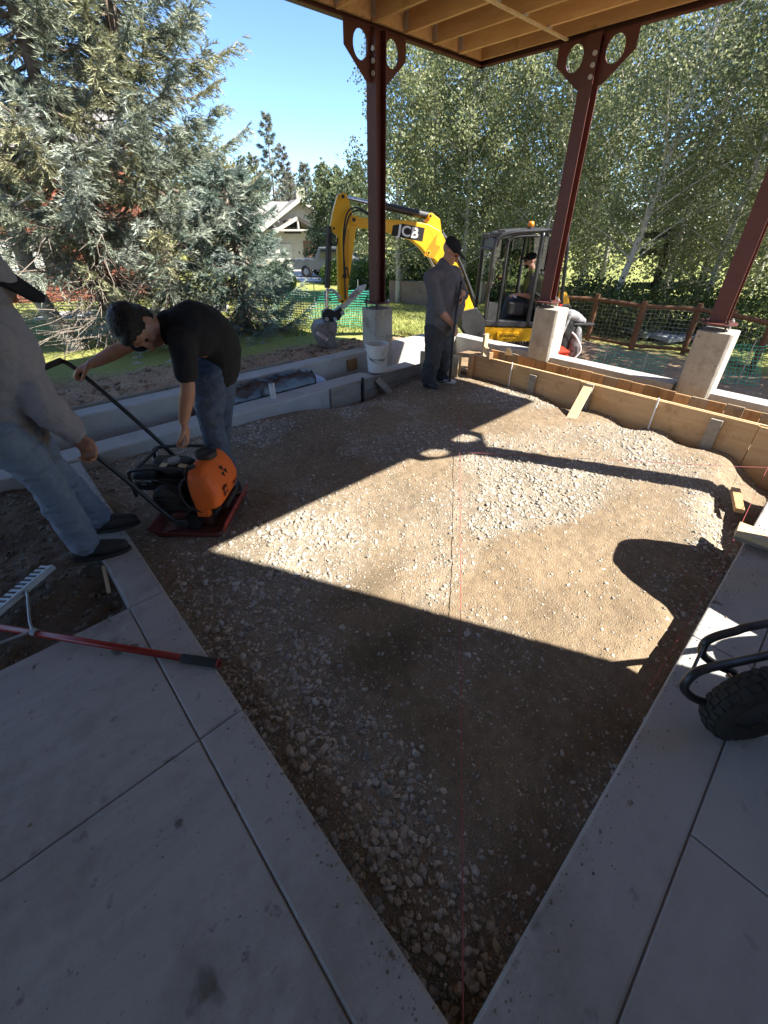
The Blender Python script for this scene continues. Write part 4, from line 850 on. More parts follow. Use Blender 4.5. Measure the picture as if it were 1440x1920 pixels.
MB().box(Lc(.0, 0, .175), (.44, .34, .025), U, Wv, Z3).build('engine_bed', engine, t, bevel=.005)
for u in (-.16, .16):
    for w in (-.13, .13): MB().cyl(Lc(u, w, .12), Lc(u, w, .17), .03, n=12).build('rubber_mount', rubber, t)
m = MB(); m.box(Lc(-.11, 0, .28), (.21, .22, .2), U, Wv, Z3); m.box(Lc(-.10, -.13, .27), (.18, .08, .17), U, Wv, Z3)
for k in range(6): m.box(Lc(-.11, -.02, .22 + k * .026), (.235, .245, .006), U, Wv, Z3)
m.build('engine_block', engine, t, bevel=.008)
MB().lathe([(.095, 0), (.10, .02), (.09, .06), (.05, .07)], Lc(-.10, -.16, .28), -Wv, 24).build('recoil_cover', engine, t)
MB().ell(Lc(-.09, .02, .415), (.125, .115, .06), U, Wv, Z3).build('fuel_tank', engine, t, smooth=True)
MB().lathe([(.04, 0), (.044, .008), (.04, .026), (.01, .03)], Lc(-.09, -.01, .462), Z3, 18).build('fuel_cap', alum, t)
m = MB(); m.box(Lc(-.27, -.06, .37), (.15, .16, .14), U, Wv, Z3); m.build('air_filter', blackp, t, bevel=.025)
m = MB(); m.box(Lc(-.25, .13, .36), (.13, .12, .12), U, Wv, Z3); m.build('muffler', engine, t, bevel=.02)
text('lettering', 'CYCLONE', .026, Lc(-.27, -.1425, .385), U, Z3, inkw, t, .0008)
text('lettering', 'MANUAL', .010, Lc(-.27, -.1425, .360), U, Z3, inkw, t, .0008)
MB().ctube([Lc(-.33, -.17, .28), Lc(-.33, -.17, .44), Lc(-.28, -.17, .485), Lc(.02, -.17, .50), Lc(.05, -.17, .46), Lc(.05, -.17, .19)], .012, 10).build('guard_tube', blackm, t, smooth=True)
MB().ctube([Lc(-.33, .17, .28), Lc(-.33, .17, .44), Lc(-.28, .17, .485), Lc(.02, .17, .50), Lc(.05, .17, .46), Lc(.05, .17, .19)], .012, 10).build('guard_tube', blackm, t, smooth=True)
MB().cyl(Lc(-.28, -.17, .485), Lc(-.28, .17, .485), .012, n=10).build('guard_tube', blackm, t)
# water tank: rounded loft with a sloping front
rings = []; n = 44
lay = [(.205, .055, .235, .205), (.215, .055, .25, .215), (.30, .045, .262, .222), (.38, .045, .238, .218), (.44, .05, .203, .205), (.475, .06, .175, .185), (.492, .075, .155, .155), (.497, .10, .14, .12)]
for z, u0, u1, w in lay:
    r_ = []
    for k in range(n):
        a = 2 * math.pi * k / n; ca, sa = math.cos(a), math.sin(a); e = .42
        r_.append(Lc((u0 + u1) / 2 + math.copysign(abs(ca) ** e, ca) * (u1 - u0) / 2, math.copysign(abs(sa) ** e, sa) * w, z))
    rings.append(r_)
vs = [v for r in rings for v in r]; q = len(rings)
fs = [(i * n + k, i * n + (k + 1) % n, (i + 1) * n + (k + 1) % n, (i + 1) * n + k) for i in range(q - 1) for k in range(n)] + [tuple(range(n - 1, -1, -1)), tuple((q - 1) * n + k for k in range(n))]
tk = MB().add(vs, fs); tk.box(Lc(.12, -.165, .18), (.09, .085, .09), U, Wv, Z3); tk.box(Lc(.12, .165, .18), (.09, .085, .09), U, Wv, Z3)
tank = blob('water_tank', tk, orange, t, voxel=.008, it=8)
MB().lathe([(.068, -.01), (.072, .0), (.072, .032), (.06, .036), (.055, .028), (.01, .028)], Lc(.125, .03, .50), Z3, 26).build('tank_cap', blackp, t)
MB().lathe([(.026, -.02), (.028, .0), (.026, .022), (.01, .024)], Lc(.085, -.13, .478), Z3, 16).build('valve_cap', blackp, t)
MB().cyl(Lc(.25, -.12, .175), Lc(.25, .12, .175), .018, n=12).build('sprinkler_tube', blackp, t)
# marks on the tank front face
fn = (U + Z3 * .42).normalized(); fu = (Z3 - fn * Z3.dot(fn)).normalized(); c0 = Lc(.2345, .0, .395)
m = MB()
for a in (90, 210, 330):
    p = [c0 + (Wv * math.cos(R(a + d_)) + fu * math.sin(R(a + d_))) * r_ for d_, r_ in ((0, .006), (-26, .042), (26, .042))]
    m.prism(p, fn * .004)
m.build('fan_mark', ink, tank)
MB().box(Lc(.2650, -.095, .295), (.003, .062, .066), U, Wv, Z3).build('logo_panel', ink, tank)
text('lettering', 'MB', .036, Lc(.2670, -.095, .301), Wv, Z3, orange, tank, .0008, bold=.0015)
MB().box(Lc(.2672, -.095, .273), (.002, .05, .007), U, Wv, Z3).build('logo_line', orange, tank)
text('lettering', 'Mikasa', .03, Lc(.2635, .08, .262), Wv, Z3, ink, tank, .0008, shear=.3)
stk = mat('yellow_sticker', (.55, .47, .22), (.6, .52, .28), 20, .5)
MB().box(Lc(-.02, -.03, .455), (.05, .08, .004), (U + Z3 * -.35).normalized(), Wv, None).build('sticker', stk, t); MB().box(Lc(-.14, -.06, .468), (.045, .05, .003), U, Wv, Z3).build('sticker', stk, t)
MB().ctube([Lc(.09, -.15, .46), Lc(.02, -.22, .40), Lc(.03, -.22, .25), Lc(.12, -.2, .17)], .007, 8).build('water_hose', blackp, t, smooth=True)
MB().ctube([Lc(-.20, -.15, .40), Lc(-.12, -.20, .42), Lc(-.02, -.18, .36), Lc(.0, -.16, .26)], .005, 6).build('throttle_cable', blackp, t, smooth=True)
MB().box(Lc(-.10, -.235, .30), (.09, .012, .022), U, Wv, Z3).build('pull_handle', blackp, t, bevel=.004)
for k in range(7): MB().box(Lc(-.16 + k * .02, -.231, .275), (.007, .006, .09), U, Wv, Z3).build('cover_slot', rubber, t)
MB().lathe([(.075, 0), (.078, .03), (.06, .04)], Lc(.06, .19, .13), Wv, 20).build('belt_guard', engine, t)
for u, w in ((-.19, -.14), (-.02, -.14), (-.19, .14), (.18, -.14), (.18, .14)): MB().cyl(Lc(u, w, .187), Lc(u, w, .205), .012, n=6).build('bolt', chrome, t)
MB().box(Lc(-.13, -.21, .035), (.06, .05, .012), (U + Wv * .5).normalized(), (Wv - U * .5).normalized(), Z3).build('plate_rib', redpl, t, bevel=.003)
# folding handle
hA = at(150, 698, 2.72); 
def hpath(w):
    a = Lc(-.02, w, .12); b_ = Lc(-.10, w, .17); c_ = hA + Wv * (w - .25); 
    return [a, b_, a.lerp(c_, .5), c_, c_ + Vector((-.07, .065, .075))]
PA = hpath(.25); PB = hpath(-.25)
m = MB(); m.ctube(PA, .0145, 10, 8); m.ctube(PB, .0145, 10, 8); m.build('handle_tube', blackm, t, smooth=True)
MB().cyl(PA[-1], PB[-1], .019, n=12).build('handle_grip', rubber, t, smooth=True)
for P in (PA, PB): MB().box(P[0], (.07, .03, .06), U, Wv, Z3).build('handle_pivot', engine, t, bevel=.008)

# ------------------------------------------------------------------ excavator
def dE(x): return 7.45 + (x - 640) / 245 * .6
def E(x, y, k=0.0): return at(x, y, dE(x)) + EN * k
EN = Vector((0, 0, 0)); h_ = at(640, 480, dE(640)) - at(885, 480, dE(885)); h_.z = 0; h_.normalize(); EN = h_.cross(Z3) * -1
if EN.dot(FH) > 0: EN = -EN            # EN points to the viewer
ex = empty('excavator', at(985, 640, 8.6) * 1.0, 'yellow and black mini excavator digging beyond the concrete beam', 'excavator')
bo = [(864, 588), (848, 541), (822, 497), (809, 484), (797, 478), (786, 464), (770, 451), (731, 437), (698, 430), (670, 427), (654, 420), (651, 409), (660, 403), (676, 408), (726, 411), (770, 414), (800, 420), (822, 432), (840, 462), (858, 497), (889, 588)]
boom = MB().prism([E(*p) for p in bo], EN * .17).build('boom', yellow, ex, bevel=.012)
MB().prism([E(*p) for p in ((794, 416), (800, 401), (808, 399), (823, 411), (826, 436), (812, 428))], EN * .10).build('boom_bracket', yellow, boom, bevel=.006)
MB().prism([E(*p, .088) for p in ((791, 478), (805, 455), (817, 437), (812, 458), (822, 462), (809, 484))], EN * .012).build('boom_side_plate', mat('amber_plate', (.55, .24, .012), (.5, .21, .01), 8, .45), boom)
for x, y, r_ in ((661, 412, .05), (803, 405, .035), (800, 473, .035)):
    MB().lathe([(r_, -.10), (r_, .10), (r_ * .55, .10), (r_ * .55, -.10)], E(x, y), EN, 20, close=True).build('pin_boss', yellow, boom)
    MB().cyl(E(x, y, -.105), E(x, y, .105), r_ * .5, n=14).build('pin', blackm, boom)
dp = [(632, 366), (640, 361), (649, 364), (656, 387), (666, 428), (664, 445), (659, 486), (647, 566), (634, 566), (632, 486), (631, 441), (622, 434), (619, 423), (624, 394)]
dip = MB().prism([E(*p) for p in dp], EN * .13).build('dipper_arm', yellow, ex, bevel=.01)
MB().prism([E(*p, .07) for p in ((645, 430), (653, 430), (651, 560), (643, 560))], EN * .012).build('arm_plate', mat('amber_plate2', (.66, .30, .012), (.6, .27, .01), 8, .45), dip)
for x, y, r_ in ((641, 369, .045), (624, 428, .035), (640, 563, .04)):
    MB().lathe([(r_, -.085), (r_, .085), (r_ * .55, .085), (r_ * .55, -.085)], E(x, y), EN, 20, close=True).build('pin_boss', yellow, dip)
    MB().cyl(E(x, y, -.09), E(x, y, .09), r_ * .5, n=14).build('pin', blackm, dip)
def ram(name, a, b_, fr, r0, r1, k=0.0):
    A_ = E(*a, k); B_ = E(*b_, k); M_ = A_.lerp(B_, fr)
    c_ = MB().cyl(A_, M_, r0, n=16).build(name, blackm, ex, smooth=False); MB().cyl(M_, B_, r1, n=12).build('rod', chrome, c_, smooth=False); return c_
ram('dipper_cylinder', (803, 405), (641, 369), .62, .052, .028)
ram('bucket_cylinder', (617, 424), (612, 580), .72, .045, .024, .02)
ram('lift_cylinder', (868, 600), (800, 474), .6, .05, .028, .0)
for j, off in enumerate((.095, .115)):
    m = MB()
    m.ctube([E(646, 560 - j * 40, off), E(641, 470, off + .03), E(642 + j * 3, 425, off + .05), E(650 + j * 4, 396 + j * 5, off + .04), E(668 + j * 4, 390 + j * 5, off + .02), E(690, 402 + j * 3, off)], .012, 8); m.build('hydraulic_hose', blackp, ex, smooth=True)
m = MB(); m.ctube([E(640, 520, .10), E(647, 500, .13), E(652, 520, .10)], .01, 8); m.build('hydraulic_hose', blackp, ex, smooth=True)
m = MB(); m.ctube([E(622, 436, .06), E(616, 452, .10), E(628, 460, .08), E(631, 445, .07)], .010, 8); m.build('hydraulic_hose', blackp, ex, smooth=True)
m = MB(); m.ctube([E(825, 437, .06), E(842, 462, .09), E(862, 500, .09), E(884, 560, .09)], .018, 8); m.build('hydraulic_hose', blackp, ex, smooth=True); m = MB(); m.ctube([E(828, 435, .02), E(848, 466, .06), E(866, 505, .06), E(888, 560, .05)], .018, 8)
m.build('hydraulic_hose', blackp, ex, smooth=True)
MB().ctube([E(612, 545, .06), E(622, 543, .06), E(632, 552, .06), E(640, 563, .06)], .022, 8).build('bucket_link', bucketg, ex, smooth=True)
MB().bar(E(611, 545), E(613, 582), .05, .03).build('bucket_link', bucketg, ex, bevel=.004)
MB().prism([E(*p) for p in ((604, 585), (612, 577), (626, 582), (637, 574), (644, 584), (634, 600), (604, 598))], EN * .16).build('quick_hitch', blackm, ex, bevel=.01)
for x, y in ((611, 596), (640, 585), (626, 596)): MB().cyl(E(x, y, -.12), E(x, y, .14), .03, n=14).build('hitch_pin', bucketg, ex)
# digging bucket: two cheeks and a curved shell
ck = [(592, 604), (606, 600), (628, 601), (628, 616), (624, 630), (630, 648), (637, 664), (630, 665), (611, 650), (594, 639), (586, 620)]
bu = MB()
for k in (-.20, .20): bu.prism([E(*p, k) for p in ck], EN * .018)
sh = [(592, 604), (586, 620), (594, 639), (611, 650), (630, 665)]
A_ = cr([list(E(*p)) for p in sh], 4)
for i in range(len(A_) - 1):
    bu.bar(A_[i], A_[i + 1], .39, .012, EN.cross(Vector(A_[i + 1] - A_[i])))
bu.bar(E(592, 604), E(628, 601), .39, .014, Z3)
bk = bu.build('digging_bucket', digm, ex, bevel=.003)
for k in (-.18, -.06, .06, .18): MB().bar(E(630, 663, k), E(640, 676, k), .05, .02).build('tooth', digm, bk, bevel=.003)
MB().bar(E(590, 618, .212), E(611, 632, .212), .003, .05, Z3).build('maker_plate', inkw, bk)
text('lettering', 'STRIKE', .052, E(600.5, 625, .2165), E(611, 632) - E(590, 618), Z3, inkr, bk, .0008)
th = MB().prism([E(*p, -.02) for p in ((636, 576), (650, 560), (672, 538), (687, 533), (684, 542), (664, 562), (645, 580))], EN * .07).build('thumb', bucketg, ex, bevel=.006)
text('lettering', 'TECO', .07, E(664, 553, .018), E(684, 537) - E(650, 566), Z3, ink, th, .0008)
# lettering on the boom
c_ = E(762, 435, .0875); xb = E(785, 438) - E(738, 429); xb.normalize()
plate = MB().box(E(762, 434.5, .0862), (.52, .004, .185), xb, EN, xb.cross(EN)).build('name_panel', ink, boom)
text('lettering', 'JCB', .20, E(762, 435, .0895), xb, Z3, inkw, boom, .001, bold=.005, sx=1.12)
# swing bracket and body
MB().prism([E(*p) for p in ((860, 582), (890, 575), (905, 600), (905, 640), (880, 640), (862, 612))], EN * .20).build('swing_bracket', blackm, ex, bevel=.01)
def K(x, y, k=0.0): return at(x, y, 8.15) + FH * k
def K2(pts, k): return [K(*p, k) for p in pts]
MB().prism(K2([(903, 612), (1062, 618), (1062, 646), (1050, 658), (903, 650)], .5), FH * 1.02).build('body', yellow, ex, bevel=.02)
MB().prism(K2([(931, 622), (972, 623), (972, 642), (931, 640)], -.02), FH * .03).build('access_panel', yellow, ex, bevel=.006)
text('lettering', 'WARNING', .07, K(953, 629, -.037), RH, Z3, ink, ex, .0008)
text('lettering', '8018 CTS', .05, K(953, 636, -.037), RH, Z3, ink, ex, .0008)
MB().prism(K2([(1030, 545), (1064, 548), (1072, 580), (1070, 616), (1030, 616)], .5), FH * 1.0).build('engine_cover', yellow, ex, bevel=.03)
MB().prism(K2([(903, 600), (1058, 606), (1058, 613), (903, 611)], .5), FH * 1.04).build('sill', cabg, ex, bevel=.01)
for kk, nm in ((0, 'near'), (.98, 'far')):
    m = MB(); r_ = .032
    m.ctube([K(908, 606, kk), K(917, 535, kk), K(926, 470, kk), K(934, 448, kk), K(960, 437, kk), K(1010, 433, kk), K(1055, 433, kk), K(1064, 443, kk), K(1061, 490, kk), K(1053, 560, kk), K(1050, 606, kk)], r_, 8)
    m.ctube([K(931, 610, kk), K(942, 535, kk), K(952, 462, kk), K(958, 450, kk), K(972, 444, kk), K(1012, 442, kk)], .022, 8)
    m.ctube([K(988, 612, kk), K(1003, 525, kk), K(1019, 436, kk)], .034, 8)
    m.ctube([K(932, 611, kk), K(988, 612, kk)], .022, 8); m.ctube([K(992, 606, kk), K(1008, 510, kk), K(1022, 442, kk), K(1052, 443, kk), K(1045, 556, kk)], .018, 8)
    m.build('cab_frame', blackm, ex, smooth=True)
m = MB()
for p in ((908, 606), (926, 470), (945, 441), (1060, 434)): m.cyl(K(*p, 0), K(*p, .98), .03, n=8)
m.build('cab_frame', blackm, ex, smooth=True)
MB().prism(K2([(930, 452), (946, 437), (1000, 430), (1060, 429), (1066, 437), (1010, 437), (962, 442)], .49), FH * 1.02).build('roof', cabg, ex, bevel=.01)
MB().prism(K2([(926, 470), (930, 452), (940, 443), (935, 462)], .49), FH * .9).build('roof_visor', cabg, ex)
for nm, pts, kk in (('front_pane', [(909, 604), (926, 470)], None), ('door_pane', [(933, 608), (953, 462), (972, 446), (1014, 444), (988, 608)], 0), ('rear_side_pane', [(994, 604), (1023, 444), (1051, 444), (1046, 560), (1030, 604)], 0), ('rear_side_pane', [(994, 604), (1023, 444), (1051, 444), (1046, 560), (1030, 604)], .98), ('far_pane', [(912, 600), (930, 460), (1012, 444), (988, 604)], .98)):
    if kk is None: MB().add([K(909, 604, .03), K(926, 470, .03), K(926, 470, .95), K(909, 604, .95)], [(0, 1, 2, 3)]).build(nm, cabglass, ex)
    elif nm != 'door_pane': MB().prism(K2(pts, kk), FH * .006).build(nm, cabglass, ex)
MB().prism(K2([(912, 603), (929, 604), (934, 568), (917, 566)], .0), FH * .03).build('kick_panel', cabg, ex)
MB().ctube([K(962, 595, .85), K(972, 520, .85), K(975, 450, .85)], .014, 6).build('far_pillar', blackm, ex)
for x, y in ((935, 441), (947, 436)): MB().box(K(x, y, .25), (.12, .09, .09), RH, FH, Z3).build('work_lamp', blackm, ex, bevel=.01)
MB().box(K(928, 445, .75), (.12, .09, .09), RH, FH, Z3).build('work_lamp', blackm, ex, bevel=.01)
bc = K(1011, 429, .5); bl = MB().lathe([(.06, -.02), (.065, .0), (.06, .02)], bc, Z3, 16).build('beacon_base', blackm, ex); MB().lathe([(.055, .02), (.056, .07), (.045, .10), (.01, .108)], bc, Z3, 16).build('beacon_lens', amber, ex, smooth=True)
st = MB(); st.box(K(985, 588, .5), (.46, .46, .12), RH, FH, Z3); st.box(K(1004, 552, .5), (.12, .46, .62), (RH - Z3 * .15).normalized(), FH, (Z3 + RH * .15).normalized()); st.build('seat', mat('seat_fabric', (.05, .05, .052), (.09, .09, .09), 9, .9), ex, bevel=.04)
MB().box(K(970, 580, .12), (.30, .12, .22), RH, FH, Z3).build('console', blackp, ex, bevel=.03); MB().cyl(K(955, 575, .14), K(951, 552, .14), .012, n=8).build('joystick', blackp, ex)
m = MB(); MB().bar(K(950, 572, .5), K(948, 540, .5), .012, .012)
MB().ctube([K(920, 545, -.02), K(915, 540, -.16), K(918, 520, -.18)], .01, 6).build('mirror_arm', blackm, ex); MB().box(K(919, 512, -.18), (.03, .12, .2), RH, FH, Z3).build('mirror', blackm, ex, bevel=.01)
zg = -.40
for kk in (-.02, .78):
    c0 = K(985, 640, kk); c0.z = zg; m = MB(); pr = []
    for a in range(24):
        an = 2 * math.pi * a / 24; sx_ = .55 if math.cos(an) > 0 else -.55; pr.append(c0 + RH * (sx_ + .19 * math.cos(an)) + Z3 * (.20 + .19 * math.sin(an)))
    tr = MB().prism(pr, FH * .24).build('track', rubber, ex, bevel=.01)
    for a in range(26):
        x_ = -.68 + a * 1.36 / 25; MB().box(c0 + RH * x_ + Z3 * .40, (.028, .25, .022), RH, FH, Z3).build('track_lug', rubber, tr)
c0 = K(985, 640, .4); c0.z = zg; MB().box(c0 + Z3 * .30, (.9, .6, .22), RH, FH, Z3).build('undercarriage', blackm, ex, bevel=.02); MB().cyl(c0 + Z3 * .38, c0 + Z3 * .52, .34, n=24).build('slew_ring', blackm, ex)
c0 = K(985, 640, .4); c0.z = zg; MB().box(c0 - RH * 1.05 + Z3 * .2, (.05, 1.1, .28), RH, FH, Z3).build('dozer_blade', blackm, ex, bevel=.01)
for s in (-.3, .3): MB().bar(c0 - RH * 1.03 + FH * s + Z3 * .2, c0 - RH * .4 + FH * s + Z3 * .28, .07, .07).build('blade_arm', blackm, ex)

# ------------------------------------------------------------------ heap of bags behind the middle pier, red crate
hb = onz(1075, 690, 0); hb = at(1070, 640, 7.05); t = empty('bag_heap', (hb.x, hb.y, -.4), 'black and white jackets and bag heaped behind the middle pier', 'bags')
def Q(x, y, k=0): return at(x, y, 7.05) + FH * k
m = MB(); m.ctube([Q(1048, 585), Q(1055, 610), Q(1052, 640), Q(1045, 690), Q(1042, 730)], [.10, .16, .18, .17, .18], 12, flat=.8); m.ctube([Q(1058, 600), Q(1072, 640), Q(1066, 700)], [.12, .14, .13], 12)
blob('dark_jacket', m, blackc, t, .02, 3, wrinkle=(.14, .04))
m = MB(); m.ctube([Q(1050, 588, -.06), Q(1066, 588, -.05), Q(1082, 596, 0), Q(1096, 604, .0)], [.04, .07, .075, .04], 10, flat=1.2); m.ctube([Q(1064, 590, -.1), Q(1050, 612, -.2), Q(1040, 640, -.22)], [.03, .022, .015], 8)
blob('white_jacket', m, mat('pale_grey_cloth', (.10, .10, .105), (.30, .30, .31), 9, .8, .3, 40), t, .014, 3, wrinkle=(.12, .03))
MB().ctube([Q(1046, 586, -.12), Q(1051, 573, -.1), Q(1064, 573, -.05), Q(1068, 588, 0)], .025, 8).build('strap', blackc, t, smooth=True)
MB().bar(Q(1070, 606, -.05), Q(1111, 607, -.02), .12, .035).build('tray_arm', blackp, t, bevel=.012)
m = MB(); m.ell(Q(1072, 645, -.10), (.10, .08, .30), RH, FH, Z3); bg = blob('striped_bag', m, mat('grey_black_print', (.22, .22, .23), (.015, .015, .018), 14, .7, .2, 40), t, .02, 2, wrinkle=(.14, .03))
MB().ctube([Q(1064, 618, -.19), Q(1072, 628, -.22), Q(1080, 650, -.2), Q(1066, 668, -.2)], .012, 6).build('strap', inkw, t, smooth=True)
MB().ell(Q(1052, 577, .02), (.06, .05, .05), RH, FH, Z3).build('red_cap', inkr, t, smooth=True)
c_ = at(1037, 690, 6.75); t = empty('red_crate', (c_.x, c_.y, -.4), 'ribbed red plastic crate between the middle pier and the beam', 'crate')
m = MB(); cz = Vector((c_.x, c_.y, -.02)); m.box(cz, (.24, .3, .5), RH, FH, Z3)
for k in range(7): m.box(cz + Z3 * (-.16 + k * .065), (.27, .33, .028), RH, FH, Z3)
m.build('ribbed_shell', mat('red_plastic', (.55, .05, .025), (.48, .04, .02), 9, .45), t, bevel=.006)
# ------------------------------------------------------------------ people
def add_head(mb, c, face, up, s=1.0):
    c = Vector(c); f = Vector(face).normalized(); u = Vector(up); u = (u - f * u.dot(f)).normalized(); r = f.cross(u)
    P = lambda a, b, d: c + f * (a * s) + r * (b * s) + u * (d * s)
    mb.ell(P(-.012, 0, .035), (.098 * s, .077 * s, .085 * s), f, r, u, 20, 14)
    mb.ell(P(.022, 0, -.035), (.070 * s, .060 * s, .080 * s), f, r, u, 18, 12)
    mb.ell(P(.060, 0, -.083), (.032 * s, .034 * s, .026 * s), f, r, u)
    mb.tube([P(.082, 0, .022), P(.098, 0, -.008), P(.108, 0, -.026)], [.009 * s, .012 * s, .016 * s], 10, rnd=True)
    mb.ell(P(.086, 0, -.058), (.012 * s, .026 * s, .008 * s), f, r, u); mb.ell(P(.084, 0, -.070), (.012 * s, .022 * s, .008 * s), f, r, u)
    mb.ell(P(.076, 0, .030), (.018 * s, .055 * s, .014 * s), f, r, u)
    for k in (-1, 1):
        mb.ell(P(-.012, .080 * k, -.008), (.020 * s, .010 * s, .033 * s), f, r, u); mb.ell(P(.058, .038 * k, -.025), (.026 * s, .024 * s, .024 * s), f, r, u)
    return P
def eyes(P, parent, s):
    for k in (-1, 1): 
        m = MB(); m.ell(P(.078, .031 * k, .006), (.010 * s, .012 * s, .008 * s)); m.build('eye', ink, parent, smooth=True)
def add_hand(mb, w, d, pn, side, curl=.6, s=1.0):
    w = Vector(w); d = Vector(d).normalized(); pn = Vector(pn); pn = (pn - d * pn.dot(d)).normalized(); sd = pn.cross(d)
    if sd.dot(Vector(side)) < 0: sd = -sd
    mb.tube([w - d * .03, w + d * .02 * s, w + d * .055 * s, w + d * .095 * s], [.027 * s, .030 * s, .037 * s, .036 * s], 14, side=sd, flat=1.0, rnd=True) if False else None
    mb.ell(w + d * .052 * s, (.060 * s, .041 * s, .018 * s), d, sd, pn, 16, 10); mb.ell(w + d * .01 * s, (.045 * s, .029 * s, .020 * s), d, sd, pn)
    for i, (ln, of) in enumerate(((.074, .029), (.083, .010), (.077, -.010), (.060, -.028))):
        p = w + d * (.094 - .004 * abs(i - 1)) * s + sd * of * s; q = [p]; a = curl * .5
        for k, fr in enumerate((.45, .32, .23)):
            dd = d * math.cos(a) + pn * math.sin(a); p = p + dd * ln * fr * s; q.append(p); a += curl
        mb.ctube([w + d * .06 * s + sd * of * s * .9] + q, [.0095 * s, .0098 * s, .0090 * s, .0082 * s, .0070 * s], 9, 3, rnd=True)
    b = w + d * .022 * s + sd * .030 * s; b1 = b + (d * .65 + sd * .7 + pn * .25).normalized() * .040 * s; b2 = b1 + (d * .85 + sd * .15 + pn * .55).normalized() * .033 * s; b3 = b2 + (d * .8 + pn * .6 - sd * .2).normalized() * .024 * s
    mb.ctube([w + d * .015 * s + sd * .012 * s, b, b1, b2, b3], [.014 * s, .014 * s, .0115 * s, .010 * s, .008 * s], 9, 3, rnd=True)
def shoe_mesh(ank, toe_dir, s=1.0):
    a = Vector(ank); d = Vector(toe_dir); d.z = 0; d.normalize(); m = MB(); sd = d.cross(Z3)
    m.ctube([a + Z3 * .05, a - Z3 * .01 - d * .01, a - d * .02 - Z3 * .045], [.055, .055, .05], 14, rnd=True)
    m.ctube([a - d * .055 - Z3 * .04, a + d * .04 - Z3 * .035, a + d * .12 - Z3 * .045, a + d * .185 - Z3 * .052], [.042, .050, .048, .038], 14, 4, side=sd, flat=1.0, rnd=True)
    sole = MB(); pl = []
    for k in range(20):
        an = 2 * math.pi * k / 20; pl.append(a + d * (.065 + .165 * math.cos(an)) + sd * (.052 * math.sin(an) * (1.1 if math.cos(an) > 0 else .9)) - Z3 * .088)
    sole.prism(pl, Z3 * .026)
    return m, sole
def leg(mb, h, k, a, r=(.095, .085, .065, .058), s=1.0, ex=.0):
    h, k, a = Vector(h), Vector(k), Vector(a)
    mb.ctube([h, h.lerp(k, .45), k, k.lerp(a, .35), a], [(r[0] + ex) * s, (r[0] * .92 + ex) * s, (r[1] * .82 + ex) * s, (r[1] * .85 + ex) * s, (r[3] + ex) * s], 16, 6, rnd=True)
def arm(mb, sh, el, wr, r=(.055, .046, .042, .029), ex=0.0, end=1.0):
    sh, el, wr = Vector(sh), Vector(el), Vector(wr)
    P = [sh, sh.lerp(el, .5), el, el.lerp(wr, .35), wr]; Rr = [r[0], r[0] * .88, r[1] * .88, r[1] * .92, r[3]]
    A_ = cr([list(p) + [q + ex] for p, q in zip(P, Rr)], 6); n_ = max(3, int(len(A_) * end)); A_ = A_[:n_]
    mb.tube([a[:3] for a in A_], [a[3] for a in A_], 14, rnd=True)
def scatter_hair(P, parent, s, m=hairm, cover=None):
    mb = MB()
    mb.ell(P(-.028, 0, .052), (.096 * s, .087 * s, .086 * s), None, None, None, 20, 14) if False else None
    return mb

# --- bending man
gb = 'workers'
hipn = at(392, 700, 2.82); hipf = at(418, 690, 3.06); ankn = onz(428, 905, .09); ankf = onz(408, 872, .09)
gzz = lambda p: float(gz(np.array(p.x), np.array(p.y)))
ankn.z = gzz(ankn) + .10; ankf.z = gzz(ankf) + .10
knn = at(396, 790, 2.86); knf = at(414, 775, 3.02)
shn = at(342, 640, 2.60); shf = at(312, 612, 2.90); eln = at(352, 728, 2.55); wrn = at(344, 790, 2.57); elf = at(232, 652, 2.82); wrf = hA + Vector((.045, .02, .035))
wrf = at(172, 682, 2.74)
neck = at(308, 612, 2.72); hd_c = at(262, 616, 2.60)
t = empty('person', (ankn.x, ankn.y, gzz(ankn)), 'worker in black t-shirt and jeans bending over the compactor', 'person', gb)
body = MB()
hup = (at(225, 590, 2.56) - at(300, 632, 2.66)).normalized(); hface = (-Z3 * .80 - FH * .42 + RH * .32).normalized()
HP = add_head(body, hd_c, hface, hup, 1.12)
body.ctube([neck + RH * .05, neck, hd_c + RH * .03], [.07, .062, .06], 14, rnd=True)
body.ctube([(hipn + hipf) / 2, at(402, 650, 2.9), at(365, 622, 2.78), neck], [.12, .12, .14, .08], 16, rnd=True)
arm(body, shn, eln, wrn, (.056, .050, .042, .031)); arm(body, shf, elf, wrf, (.056, .050, .042, .031))
add_hand(body, wrn, (eln.lerp(wrn, 1.2) - wrn) - Z3 * .5, -FH * .3 - RH, RH - FH, .8, 1.28); add_hand(body, wrf, wrf - elf, -Z3 - RH * .3, -FH, 1.05, 1.08)
leg(body, hipn, knn, ankn, ex=-.022); leg(body, hipf, knf, ankf, ex=-.022)
bo_ = blob('body', body, skin, t, .0075, 4); eyes(HP, t, 1.12)
hr = MB(); f_ = hface; u_ = (hup - f_ * hup.dot(f_)).normalized()
hr.ell(HP(-.030, 0, .050), (.108 * 1.12, .092 * 1.12, .094 * 1.12), f_, f_.cross(u_), u_, 22, 14); hr.ell(HP(-.050, 0, -.005), (.070 * 1.12, .086 * 1.12, .080 * 1.12), f_, f_.cross(u_), u_, 20, 12); hr.ell(HP(.045, 0, .085), (.05 * 1.1, .062 * 1.1, .03 * 1.1), f_, f_.cross(u_), u_)
blob('hair', hr, hairm, t, .009, 3, wrinkle=(.015, .012))
sh = MB()
pel = (hipn + hipf) / 2
sh.ctube([pel + (Z3 * .02), at(408, 655, 2.93), at(388, 622, 2.86), at(352, 616, 2.76), at(322, 614, 2.73)], [.156, .150, .156, .160, .105], 20, 6, side=shf - shn, flat=1.12, rnd=True)
